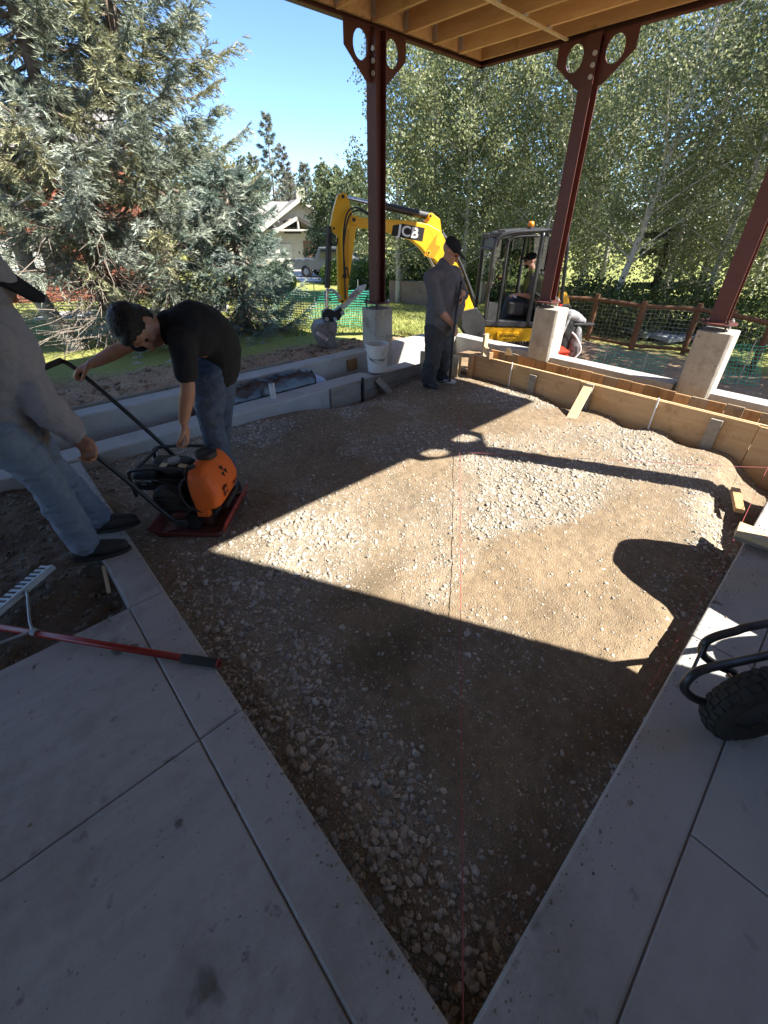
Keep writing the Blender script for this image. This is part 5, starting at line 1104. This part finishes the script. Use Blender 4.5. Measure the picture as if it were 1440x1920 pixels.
for a, b_ in ((shn, eln), (shf, elf)):
    arm(sh, a, b_, b_ + (b_ - a) * .5, (.080, .07, .06, .05), .004, .36)
sh.ctube([shn, at(335, 620, 2.74), shf], [.078, .10, .078], 14, 5, rnd=True)
blob('t_shirt', sh, blackc, t, .011, 5, wrinkle=(.09, .018))
jn = MB(); leg(jn, hipn, knn, ankn + Z3 * .02, (.098, .09, .07, .072), 1, .012); leg(jn, hipf, knf, ankf + Z3 * .02, (.098, .09, .07, .072), 1, .012)
jn.ctube([pel - Z3 * .08, pel, pel + Z3 * .09], [.125, .148, .143], 18, 4, side=hipf - hipn, flat=1.12, rnd=True)
blob('jeans', jn, denim, t, .011, 3, wrinkle=(.06, .03))
for a in (ankn, ankf):
    m1, m2 = shoe_mesh(a, -RH * .7 - FH * .5); so_ = blob('shoe', m1, shoe, t, .008, 3); m2.build('sole', rubber, so_, bevel=.004)
# --- hooded worker at the left edge
hipn = at(-10, 800, 1.88); hipf = at(28, 792, 2.12); ankn = onz(160, 1022, .20); ankf = onz(184, 972, .205); knn = at(80, 897, 1.93); knf = at(96, 880, 2.12)
shn = at(-25, 640, 1.85); shf = at(22, 630, 2.12); neck = at(-26, 585, 1.98); hd_c = at(-36, 526, 1.98)
shA = at(6, 655, 1.98); elA = at(72, 748, 1.95); wrA = at(140, 815, 2.04)
t = empty('person', (ankn.x, ankn.y, .1), 'worker in grey hoodie and faded jeans cut off by the left edge', 'person', gb)
body = MB(); HP = add_head(body, hd_c, RH * .9 - Z3 * .45 + FH * .2, Z3 + RH * .3, 1.1)
body.ctube([at(-8, 790, 2.0), at(-12, 700, 1.98), at(-14, 640, 1.98), neck, hd_c - Z3 * .05], [.13, .13, .14, .06, .06], 16, rnd=True)
arm(body, shA, elA, wrA, (.056, .05, .044, .031)); add_hand(body, wrA, (wrA - elA).normalized() * 1.0 - Z3 * .25, -Z3 * .2 - FH, RH + Z3, 1.0, 1.2)
shB = shn - FH * .05; elB = shB - Z3 * .28 - RH * .05; wrB = elB + RH * .1 - Z3 * .2 - FH * .02
leg(body, hipn, knn, ankn, ex=-.022); leg(body, hipf, knf, ankf, ex=-.022); blob('body', body, skin, t, .008, 4); eyes(HP, t, 1.1)
hm = MB(); pel = (hipn + hipf) / 2
hm.ctube([pel - Z3 * .02, pel + Z3 * .08, at(-10, 700, 1.97), at(-12, 648, 1.97), neck], [.172, .178, .180, .172, .10], 22, 6, side=shf - shn, flat=1.12, rnd=True)
hm.ctube([shn, at(-10, 630, 1.97), at(15, 632, 2.10)], [.09, .11, .088], 16, 4, rnd=True)
arm(hm, shA, elA, wrA + (wrA - elA).normalized() * -.02, (.088, .080, .07, .052), .010); 
hm.ctube([wrA + (elA - wrA).normalized() * .08, wrA + (elA - wrA).normalized() * .02], [.05, .044], 14, rnd=True)
blob('hoodie', hm, hoodie, t, .011, 5, wrinkle=(.10, .035))
hd = MB(); hd.ell(HP(-.03, 0, .03), (.134 * 1.1, .122 * 1.1, .140 * 1.1), (RH * .9 - Z3 * .3).normalized(), FH, Z3); hd.ctube([HP(-.05, 0, -.06), neck - Z3 * .04], [.10, .12], 16, rnd=True)
blob('hood', hd, hoodie, t, .011, 4, wrinkle=(.08, .02))
MB().prism([HP(.07, .075, .045), HP(.19, .05, .015), HP(.205, 0, .01), HP(.19, -.05, .015), HP(.07, -.075, .045)], (Z3 * .9 + RH * .3).normalized() * .014).build('cap_brim', blackc, t, bevel=.004)
jn = MB(); leg(jn, hipn, knn, ankn + Z3 * .02, (.100, .092, .074, .074), 1, .008); leg(jn, hipf, knf, ankf + Z3 * .02, (.100, .092, .074, .074), 1, .008)
jn.ctube([pel - Z3 * .10, pel, pel + Z3 * .06], [.15, .168, .166], 18, 4, side=hipf - hipn, flat=1.12, rnd=True)
blob('jeans', jn, denim2, t, .011, 3, wrinkle=(.06, .03))
for a in (ankn, ankf):
    m1, m2 = shoe_mesh(a, RH * .86 + FH * .35); so_ = blob('shoe', m1, shoe, t, .008, 3); m2.build('sole', rubber, so_, bevel=.004)
# --- standing man with the hose rod
D = 5.45
hipn = at(815, 618, D - .08); hipf = at(833, 615, D + .12); ankn = onz(802, 722, .06); ankf = onz(826, 704, .06)
for a in (ankn, ankf): a.z = gzz(a) + .10
knn = at(812, 668, D - .12); knf = at(830, 662, D + .08)
sh1 = at(808, 520, D - .14); sh2 = at(852, 514, D + .14); neck = at(834, 498, D); hd_c = at(845, 473, D - .02)
el1 = at(821, 578, D - .22); wr1 = at(849, 608, D - .22); el2 = at(868, 552, D + .1); wr2 = at(862, 548, D - .10)
t = empty('person', (ankn.x, ankn.y, ankn.z - .1), 'man in grey shirt, dark cap and track pants standing beside the form corner', 'person', gb)
body = MB(); face = (RH * .75 - FH * .45 - Z3 * .55).normalized(); HP = add_head(body, hd_c, face, Z3 + RH * .35, 1.08)
body.ctube([(hipn + hipf) / 2, at(828, 570, D), at(830, 530, D), neck, hd_c - Z3 * .05], [.13, .13, .14, .062, .058], 16, rnd=True)
arm(body, sh1, el1, wr1, (.058, .05, .044, .031)); add_hand(body, wr1, RH * .5 - Z3, -RH * .6 + FH * .5, FH, 1.0, 1.1)
arm(body, sh2, el2, wr2, (.058, .05, .044, .031)); add_hand(body, wr2, -FH * .4 - Z3 * .6 + RH * .1, -FH * .3 - RH, -FH, 1.0, 1.1)
leg(body, hipn, knn, ankn, ex=-.022); leg(body, hipf, knf, ankf, ex=-.022); blob('body', body, skin, t, .008, 4); eyes(HP, t, 1.08)
cp = MB(); cu = (Z3 + RH * .35).normalized(); cp.ell(HP(-.012, 0, .062), (.106 * 1.08, .09 * 1.08, .075 * 1.08), face, face.cross(cu).normalized(), cu)
blob('cap', cp, blackc, t, .01, 3); r_ = face.cross(cu).normalized()
MB().prism([HP(.07, .07, .052), HP(.16, .055, .035), HP(.18, 0, .033), HP(.16, -.055, .035), HP(.07, -.07, .052)], cu * .012).build('cap_brim', blackc, t, bevel=.004)
MB().box(HP(.088, .0, .082), (.006, .05, .025), face, r_, cu).build('cap_badge', inkw, t, bevel=.003)
st = MB(); st.ctube([(hipn + hipf) / 2 + Z3 * .02, at(830, 590, D - .02), at(833, 560, D - .02), at(831, 530, D), neck], [.178, .195, .190, .185, .09], 20, 6, side=sh2 - sh1, flat=1.1, rnd=True)
st.ell(at(846, 572, D - .03), (.17, .16, .19), RH, FH, Z3); st.ctube([sh1, at(830, 514, D), sh2], [.09, .105, .09], 14, 4, rnd=True)
arm(st, sh1, el1, wr1, (.076, .068, .06, .05), .006, .62); arm(st, sh2, el2, wr2, (.076, .068, .06, .05), .006, .62)
blob('shirt', st, greyt, t, .012, 5, wrinkle=(.1, .025))
tp_ = MB(); leg(tp_, hipn, knn, ankn + Z3 * .04, (.105, .10, .085, .085), 1, .02); leg(tp_, hipf, knf, ankf + Z3 * .04, (.105, .10, .085, .085), 1, .02); pel = (hipn + hipf) / 2
tp_.ctube([pel - Z3 * .12, pel, pel + Z3 * .08], [.15, .178, .17], 18, 4, side=hipf - hipn, flat=1.1, rnd=True); blob('track_pants', tp_, track, t, .012, 3, wrinkle=(.08, .04))
for a in (ankn, ankf):
    m1, m2 = shoe_mesh(a, RH * .5 - FH * .8); so_ = blob('shoe', m1, shoe, t, .009, 3); m2.build('sole', rubber, so_, bevel=.004)
rb_ = onz(843, 716, .04); t = empty('tamping_tool', rb_, 'black long-handled tool held upright by the standing man', 'tool')
MB().ctube([wr2 + Vector((0, 0, .12)) - FH * .05, at(852, 612, D - .28), at(846, 680, D - .24), rb_], .016, 10).build('handle', blackp, t, smooth=True)
MB().lathe([(.09, 0), (.09, .012), (.03, .02), (.02, .05)], rb_, Z3, 18).build('foot', bucketg, t)
MB().ctube([rb_ + Z3 * .02, rb_ - RH * .12 + Z3 * .01 - FH * .05, rb_ - RH * .2 + Z3 * .0 + FH * .05], .006, 6).build('cable', blackp, t)
# --- driver in the cab
D = 8.62
t = empty('person', at(985, 610, D), 'driver in dark cap and yellow vest sitting in the excavator cab', 'person', gb)
body = MB(); face = (-RH + FH * -.12 - Z3 * .05).normalized(); hd_c = at(994, 489, D); HP = add_head(body, hd_c, face, Z3, 1.0)
hip1 = at(993, 580, D - .1); hip2 = at(993, 580, D + .1); kn1 = at(958, 560, D - .13); kn2 = at(956, 560, D + .13); an1 = at(944, 598, D - .13); an2 = at(942, 598, D + .13)
s1 = at(1001, 522, D - .19); s2 = at(1001, 522, D + .19); e1 = at(996, 556, D - .24); e2 = at(996, 556, D + .24); w1 = at(972, 552, D - .25); w2 = at(970, 552, D + .25); pel = (hip1 + hip2) / 2
body.ctube([pel, at(999, 550, D), at(1000, 525, D), at(999, 508, D), hd_c], [.13, .13, .13, .06, .055], 16, rnd=True)
arm(body, s1, e1, w1); arm(body, s2, e2, w2); add_hand(body, w1, -RH, -Z3, -FH, .9, 1.1); add_hand(body, w2, -RH, -Z3, FH, .9, 1.1); leg(body, hip1, kn1, an1, ex=-.022); leg(body, hip2, kn2, an2, ex=-.022)
blob('body', body, skin2, t, .010, 4); cp = MB(); cp.ell(HP(-.012, 0, .060), (.108, .092, .078), face, FH, Z3); blob('cap', cp, blackc, t, .012, 3)
MB().prism([HP(.07, .07, .05), HP(.17, .05, .035), HP(.19, 0, .033), HP(.17, -.05, .035), HP(.07, -.07, .05)], Z3 * .012).build('cap_brim', blackc, t, bevel=.004)
MB().box(HP(.088, 0, .008), (.02, .15, .035), face, FH, Z3).build('sunglasses', ink, t, bevel=.006); bd = MB(); bd.ell(HP(.045, 0, -.075), (.05, .052, .045), face, FH, Z3); blob('beard', bd, hairm, t, .01, 3)
vt = MB(); vt.ctube([pel + Z3 * .02, at(999, 550, D), at(1000, 526, D), at(999, 512, D)], [.165, .172, .17, .09], 18, 5, side=FH, flat=1.15, rnd=True); blob('vest', vt, vest, t, .014, 4, wrinkle=(.1, .02))
sv = MB(); arm(sv, s1, e1, w1, (.07, .06, .05, .04), .006, .45); arm(sv, s2, e2, w2, (.07, .06, .05, .04), .006, .45); sv.ctube([s1, at(1000, 518, D), s2], [.07, .08, .07], 12, rnd=True); blob('sleeves', sv, greyt, t, .014, 3)
jn = MB(); leg(jn, hip1, kn1, an1, ex=.012); leg(jn, hip2, kn2, an2, ex=.012); jn.ctube([hip1, hip2], [.12, .12], 14, rnd=True); blob('jeans', jn, denim, t, .014, 3, wrinkle=(.08, .03))
for a in (an1, an2):
    m1, m2 = shoe_mesh(a, -RH); so_ = blob('boot', m1, mat('tan_boot', (.20, .10, .06), (.25, .14, .08), 9, .8), t, .012, 3); m2.build('sole', rubber, so_)

# ------------------------------------------------------------------ nets and fences
def net(name, label, path, h, cell, m, seed, sag=.06, wd=.010, parent=None, zoff=0.0, tilt=.12):
    g = np.random.default_rng(seed); A_ = cr([list(p) for p in path], 12); L = np.concatenate([[0], np.cumsum(np.linalg.norm(np.diff(A_[:, :2], axis=0), axis=1))]); n_ = int(L[-1] / cell); k_ = max(2, int(h / cell))
    u = np.linspace(0, L[-1], n_ + 1); bx = np.interp(u, L, A_[:, 0]); by = np.interp(u, L, A_[:, 1]); bz = np.interp(u, L, A_[:, 2]) if zoff is None else tz(bx, by) + zoff
    nx = np.gradient(by, u); ny = -np.gradient(bx, u); W_ = np.linspace(0, 1, k_ + 1)
    U_, Wg = np.meshgrid(np.arange(n_ + 1), W_, indexing='ij'); wob = (fbm(U_ * .13, Wg * 3, 1, seed) - .5) * sag * 3; top = 1 - sag * 2 * np.abs(np.sin(u / 1.4 + seed))[:, None] * 1.0
    P = np.stack([bx[:, None] + nx[:, None] * (wob + tilt * Wg), by[:, None] + ny[:, None] * (wob + tilt * Wg), bz[:, None] + .02 + h * Wg * top + .02 * (fbm(U_ * .4, Wg * 5, 1, seed + 3) - .5)], -1)
    V = []; F = []; 
    def strip(a, b, w):
        nonlocal V, F
        d = unit(b - a); s_ = unit(np.cross(d, np.broadcast_to(np.array([nx.mean(), ny.mean(), .1]), d.shape))) * w / 2; b0 = sum(len(v) for v in V) if False else strip.n
        q = np.stack([a - s_, a + s_, b + s_, b - s_], 1).reshape(-1, 3); V.append(q); F.append(strip.n + np.arange(len(q)).reshape(-1, 4)); strip.n += len(q)
    strip.n = 0
    strip(P[:-1].reshape(-1, 3), P[1:].reshape(-1, 3), wd); strip(P[:, :-1].reshape(-1, 3), P[:, 1:].reshape(-1, 3), wd * .8)
    return from_np(name, np.concatenate(V), np.concatenate(F), m, parent)
def net_fence(label, path, h, cell, seed, m=netg, stakes=4, **kw):
    a = Vector(path[0]); t = empty('plastic_net_fence', (a.x, a.y, float(tz(np.array(a.x), np.array(a.y)))), label, 'fence', 'green plastic net fences')
    net('net', None, path, h, cell, m, seed, parent=t, **kw)
    for k in range(stakes):
        q = Vector(path[0]).lerp(Vector(path[-1]), (k + .5) / stakes) if len(path) < 3 else Vector(cr([list(p) for p in path], 8)[int((k + .5) / stakes * (len(path) - 1) * 8)])
        z = float(tz(np.array(q.x), np.array(q.y))); MB().cyl((q.x, q.y, z - .1), (q.x + .02, q.y, z + h + .12), .008, n=6).build('stake', wire, t)
gp = lambda x, d: Vector(G(x, 560, d))
net_fence('green plastic net fence behind the digging bucket', [gp(440, 9.9), gp(520, 9.2), gp(600, 8.9), gp(700, 9.3)], .78, .05, 3, wd=.013)
net_fence('green plastic net on the lawn behind the leaning trunk', [gp(-60, 9.4), gp(110, 9.2), gp(240, 9.4), gp(400, 9.9)], .8, .055, 5)
net_fence('low green net lying behind the beam between the right piers', [gp(1140, 7.9), gp(1200, 7.6), gp(1290, 7.2)], .30, .06, 7, tilt=-.5, stakes=2)
net_fence('drooping green net right of the rightmost pier', [gp(1345, 7.4), gp(1400, 7.1), gp(1500, 6.9)], .62, .06, 8, tilt=-.3, stakes=2)
fp = [gp(1020, 10.4), gp(1120, 9.9), gp(1212, 9.3), gp(1318, 8.9), gp(1385, 8.2), gp(1470, 7.6)]
t = empty('rail_fence', fp[2], 'brown timber post and rail fence with wire mesh on the right', 'fence')
for k, p in enumerate(fp):
    MB().cyl(p - Z3 * .1, p + Z3 * 1.0, .062 if k in (2, 4) else .05, n=14).build('post', fencew, t, smooth=False)
for a, b_ in zip(fp[:-1], fp[1:]):
    MB().cyl(a + Z3 * .90, b_ + Z3 * .90, .042, n=12).build('rail', fencew, t); MB().cyl(a + Z3 * .12, b_ + Z3 * .12, .035, n=12).build('rail', fencew, t)
    net('wire_mesh', None, [list(a), list((a + b_) / 2), list(b_)], .86, .075, wire, 11, sag=.0, wd=.005, parent=t, tilt=0)
# dark timber play frame behind the fence
pb = gp(1222, 13.4); t = empty('climbing_frame', pb, 'dark timber climbing frame behind the rail fence', 'frame')
MB().bar(pb - Z3 * .1, Vector((pb.x, pb.y, 1.75)), .16, .16, RH).build('post', darkw, t); q = pb + RH * 1.6 + FH * .5; MB().bar(q - Z3 * .1, Vector((q.x, q.y, 1.75)), .14, .14, RH).build('post', darkw, t)
for z in (.35, 1.2, 1.6): MB().bar(Vector((pb.x, pb.y, z)) - RH * .7, Vector((q.x, q.y, z)) + RH * .3, .07, .16).build('crossbeam', darkw, t)
for k in range(3): MB().bar(Vector((pb.x, pb.y, 1.28 + k * .1)), Vector((q.x, q.y, 1.28 + k * .1)), .04, .04).build('slat', darkw, t)
# stone steps behind the fence
for k, (x, y, d, lb) in enumerate(((1245, 600, 10.6, 'large grey paving slab behind the rail fence'), (1290, 606, 10.2, 'second grey paving slab behind the rail fence, nearer the pier'))):
    p = gp(x, d); MB().box(p + Z3 * .14, (1.3, .8, .1), (RH + FH * .35).normalized(), (FH - RH * .35).normalized(), Z3).build('paving_slab', paver, bevel=.01, label=lb, cat='slab')

# ------------------------------------------------------------------ red house on the left
hz = float(tz(np.array(2.), np.array(13.))); A0 = gp(-160, 13.0); A1 = gp(262, 14.6); dx = (A1 - A0); dx.z = 0; Ln = dx.length; dx.normalize(); dn = dx.cross(Z3); 
if dn.dot(FH) > 0: dn = -dn
A0.z = -.35
t = empty('red_house', A0, 'house with red clapboard siding behind the leaning aspen trunk', 'house')
MB().box(A0 + dx * Ln / 2 - dn * 2 + Z3 * 1.9, (Ln, 3.9, 3.9), dx, -dn, Z3).build('wall', siding, t)
wx0, wx1, wz0, wz1 = None, None, .95, 1.75
wc = at(70, 490, 13.6); s0 = (wc - A0).dot(dx); wx0, wx1 = s0 - .95, s0 + .55
for k in range(34):
    z = .1 + k * .112
    for a, b_ in ([(0, Ln)] if not (wz0 - .1 < z < wz1 + .05) else [(0, wx0 - .08), (wx1 + .08, Ln)]):
        MB().prism([A0 + dx * a + Z3 * z + dn * .0, A0 + dx * a + Z3 * z + dn * .028, A0 + dx * a + Z3 * (z + .118) + dn * .008, A0 + dx * a + Z3 * (z + .118)], Vector((0, 0, 0))) if False else None
        o_ = MB().box(A0 + dx * (a + b_) / 2 + dn * .02 + Z3 * (z + .056), (b_ - a, .014, .114), dx, (dn + Z3 * .12).normalized(), None).build('siding_board', siding, t)
wm = empty('x', A0); bpy.data.objects.remove(wm)
wn_ = MB(); 
for a, b_, c_, d_ in ((wx0 - .07, wx1 + .07, wz1, wz1 + .07), (wx0 - .07, wx1 + .07, wz0 - .07, wz0), (wx0 - .07, wx0, wz0, wz1), (wx1, wx1 + .07, wz0, wz1), ((wx0 + wx1) / 2 + .3, (wx0 + wx1) / 2 + .35, wz0, wz1)):
    wn_.box(A0 + dx * (a + b_) / 2 + dn * .045 + Z3 * (c_ + d_) / 2, (b_ - a, .05, d_ - c_), dx, dn, None)
wn_ = wn_.build('window', blackm, t); MB().box(A0 + dx * (wx0 + wx1) / 2 + dn * .026 + Z3 * (wz0 + wz1) / 2, (wx1 - wx0, .006, wz1 - wz0), dx, dn, None).build('pane', darkglass, wn_)
for k in range(9): MB().box(A0 + dx * (wx0 + .05 + k * .11) + dn * .032 + Z3 * (wz0 + wz1) / 2, (.095, .004, wz1 - wz0 - .02), dx, (dn + dx * .15).normalized(), None).build('blind_slat', blind, wn_)
MB().add([A0 - dx * .4 + dn * .5 + Z3 * 3.8, A0 + dx * (Ln + .4) + dn * .5 + Z3 * 3.8, A0 + dx * (Ln + .4) - dn * 2 + Z3 * 5, A0 - dx * .4 - dn * 2 + Z3 * 5, A0 + dx * (Ln + .4) - dn * 4.4 + Z3 * 3.8, A0 - dx * .4 - dn * 4.4 + Z3 * 3.8], [(0, 1, 2, 3), (3, 2, 4, 5)]).build('roof', shingle, t)
fl = gp(190, 12.2); MB().box(Vector((fl.x, fl.y, fl.z + .05)) + RH * .9, (4.6, .9, .06), dx, -dn, Z3).build('garden_path', asphalt, kind='structure', label='pale concrete path in front of the red house')

# ------------------------------------------------------------------ far house, driveway, truck, rocks
c = gp(540, 38); c.z = -1.35; ax = (RH * .93 + FH * .35).normalized(); ay = Z3.cross(ax)
t = empty('far_house', c, 'cream stucco house with grey gabled roof beyond the lawn', 'house')
def Hh(a, b_, z): return c + ax * a + ay * b_ + Z3 * z
gl = lambda x, y: at(x, y, 38)
W0 = (gl(470, 480) - c).dot(ax); W1 = (gl(615, 480) - c).dot(ax); ev = 2.75; pk = 4.5; gx = (gl(563, 380) - c).dot(ax)
MB().add([Hh(W0 - 3, 0, 0), Hh(W1, 0, 0), Hh(W1, 7, 0), Hh(W0 - 3, 7, 0), Hh(W0 - 3, 0, ev), Hh(W1, 0, ev), Hh(W1, 7, ev), Hh(W0 - 3, 7, ev)], [(0, 1, 5, 4), (1, 2, 6, 5), (2, 3, 7, 6), (3, 0, 4, 7)]).build('wall', stucco, t)
MB().prism([Hh(gx - 2.9, 0, .0), Hh(gx + 2.9, 0, .0), Hh(gx + 2.9, 0, ev - .1), Hh(gx, 0, pk), Hh(gx - 2.9, 0, ev - .1)], ay * .3).build('gable_wall', stucco, t)
MB().add([Hh(gx - 3.4, -.7, ev - .3), Hh(gx, -.7, pk + .14), Hh(gx, 6, pk + .14), Hh(gx - 3.4, 6, ev - .3), Hh(gx + 3.4, -.7, ev - .3), Hh(gx + 3.4, 6, ev - .3)], [(0, 1, 2, 3), (1, 4, 5, 2)]).build('roof', shingle, t)
MB().add([Hh(W0 - 3.4, -.5, ev - .05), Hh(gx, -.5, ev - .05), Hh(gx, 3.5, pk + .05), Hh(W0 - 2.4, 3.5, pk + .05), Hh(gx, 7.4, ev), Hh(W0 - 3.4, 7.4, ev)], [(0, 1, 2, 3), (3, 2, 4, 5), (0, 3, 5)]).build('roof', shingle, t)
MB().add([Hh(gx, -.45, ev - .08), Hh(W1 + .5, -.45, ev - .08), Hh(W1 - .4, 3.5, pk), Hh(gx, 3.5, pk)], [(0, 1, 2, 3)]).build('roof', shingle, t)
for s in (-1, 1): MB().bar(Hh(gx + 3.45 * s, -.76, ev - .34), Hh(gx, -.76, pk + .10), .08, .26).build('barge_board', trimw, t)
p2 = gx - .45
for s in (-1, 1): MB().bar(Hh(p2 + 1.75 * s, -1.35, ev - .2), Hh(p2, -1.35, ev + .65), .08, .22).build('porch_rafter', trimw if s < 0 else darkw, t)
MB().add([Hh(p2 - 1.85, -1.4, ev - .2), Hh(p2, -1.4, ev + .74), Hh(p2, .2, ev + .74), Hh(p2 - 1.85, .2, ev - .2), Hh(p2 + 1.85, -1.4, ev - .2), Hh(p2 + 1.85, .2, ev - .2)], [(0, 1, 2, 3), (1, 4, 5, 2)]).build('porch_roof', shingle, t)
MB().bar(Hh(p2 - 1.6, -1.3, ev - .12), Hh(p2 + 1.6, -1.3, ev - .12), .12, .12).build('porch_beam', trimw, t); MB().bar(Hh(p2, -1.3, ev - .1), Hh(p2, -1.3, ev + .55), .12, .12).build('king_post', trimw, t)
wc_ = gl(549, 426); wa = (wc_ - c).dot(ax); wz = wc_.z - c.z
wf = MB().box(Hh(wa, -.17, wz), (1.3, .06, .85), ax, ay, Z3).build('window', darkw, t); MB().box(Hh(wa, -.205, wz), (1.12, .02, .70), ax, ay, Z3).build('pane', darkglass, wf)
wf = MB().box(Hh(gx + 1.9, -.17, wz - .1), (.55, .06, .9), ax, ay, Z3).build('window', darkw, t); MB().box(Hh(gx + 1.9, -.205, wz - .1), (.44, .02, .76), ax, ay, Z3).build('pane', darkglass, wf)
MB().box(Hh(gx + .5, -.18, .95), (.9, .06, 1.9), ax, ay, Z3).build('door', mat('brown_door', (.12, .05, .03), (.15, .07, .04), 5, .6), t)
MB().box(Hh(gx - 2.0, -.17, .85), (2.2, .1, 1.7), ax, ay, Z3).build('garage_door', trimw, t)
MB().box(Hh(gx + .8, 3.4, pk + .5), (.7, .7, 1.0), ax, ay, Z3).build('chimney', stucco, t)
dpts = [(490, 20.5), (580, 19.5), (680, 20), (660, 24), (600, 31), (530, 32), (500, 26)]
V = [gp(x, d) + Z3 * .05 for x, d in dpts]
xs_ = np.linspace(0, 1, 30); 
L0 = cr([list(gp(470, 25)), list(gp(500, 30)), list(gp(530, 37))], 15); L1 = cr([list(gp(720, 25)), list(gp(640, 31)), list(gp(600, 37))], 15)
u = np.linspace(0, 1, 16); P = L0[:, None, :] * (1 - u)[None, :, None] + L1[:, None, :] * u[None, :, None]; P[..., 2] = tz(P[..., 0], P[..., 1]) + .05
i_ = np.arange(P.shape[0] - 1)[:, None] * 16 + np.arange(15)[None]; from_np('driveway', P.reshape(-1, 3), np.stack([i_, i_ + 16, i_ + 17, i_ + 1], -1).reshape(-1, 4), asphalt, kind='structure', label='pale concrete driveway in front of the far house')
# pickup truck
c = gp(632, 28.5); c.z += .06; fx = (RH * .96 - FH * .28).normalized(); fy = Z3.cross(fx); T_ = lambda a, b_, z: c + fx * a + fy * b_ + Z3 * z
t = empty('pickup_truck', c, 'grey pickup truck parked on the driveway behind the dipper arm', 'truck')
bodyp = [(-2.4, .45), (-2.4, 1.0), (-.9, 1.05), (-.65, 1.65), (.75, 1.65), (1.25, 1.1), (2.3, 1.0), (2.45, .5)]
MB().prism([T_(a, 0, z) for a, z in bodyp], fy * 1.8).build('body', truckp, t, bevel=.05)
for s in (-1, 1):
    MB().prism([T_(a, .905 * s, z) for a, z in ((-.55, 1.12), (-.5, 1.55), (.1, 1.55), (.1, 1.12))], fy * .01).build('window', darkglass, t); MB().prism([T_(a, .905 * s, z) for a, z in ((.18, 1.12), (.18, 1.55), (.68, 1.55), (1.05, 1.12))], fy * .01).build('window', darkglass, t)
    for a in (-1.5, 1.5):
        w_ = MB(); tyre(w_, T_(a, .82 * s, .37), fy, .37, .12, 26, 10); w_ = w_.build('wheel', rubber, t); MB().lathe([(.26, -.08), (.26, .08), (.05, .1)], T_(a, .82 * s, .37), fy * s, 18).build('rim', alum, w_)
    MB().box(T_(-2.42, .75 * s, .85), (.06, .18, .28), fx, fy, Z3).build('tail_light', redlens, t); MB().box(T_(2.36, .7 * s, .8), (.12, .3, .16), fx, fy, Z3).build('headlight', inkw, t)
for k, (x, d, s, lb) in enumerate(((668, 17.8, .42, 'pale boulder left of the steel post on the lawn'), (690, 17.2, .5, 'large pale boulder behind the left steel post'), (655, 18.3, .33, 'small boulder beside the parked truck'))):
    p = gp(x, d); o_ = bpy.data.objects.new('boulder', RM[k].copy()); COL.objects.link(o_); o_.data.materials.clear(); o_.data.materials.append(boulder); o_.location = p + Z3 * s * .25; o_.scale = (s, s, s * 1.1); tag(o_, lb, 'boulder', 'boulders')
a = gp(735, 16.2); b_ = gp(815, 15.0); MB().bar(a + Z3 * .25, b_ + Z3 * .3, .3, .9).build('retaining_wall', mat('brown_wall', (.20, .15, .11), (.27, .21, .16), 4, .9, .3, 20), label='low brown retaining wall behind the left steel post', cat='wall')
# stones at the foot of the trees
for k in range(14):
    x = random.uniform(150, 330); d = random.uniform(6.4, 7.4); p = gp(x, d); s = random.uniform(.05, .12)
    o_ = bpy.data.objects.new('field_stone', RM[k % 9].copy()); COL.objects.link(o_); o_.data.materials.clear(); o_.data.materials.append(boulder); o_.location = p + Z3 * s * .3; o_.scale = (s, s, s); o_.rotation_euler = (0, 0, k)
    tag(o_, 'brown field stone in the dug soil at the foot of the spruces', 'stone', 'field stones under the spruces')
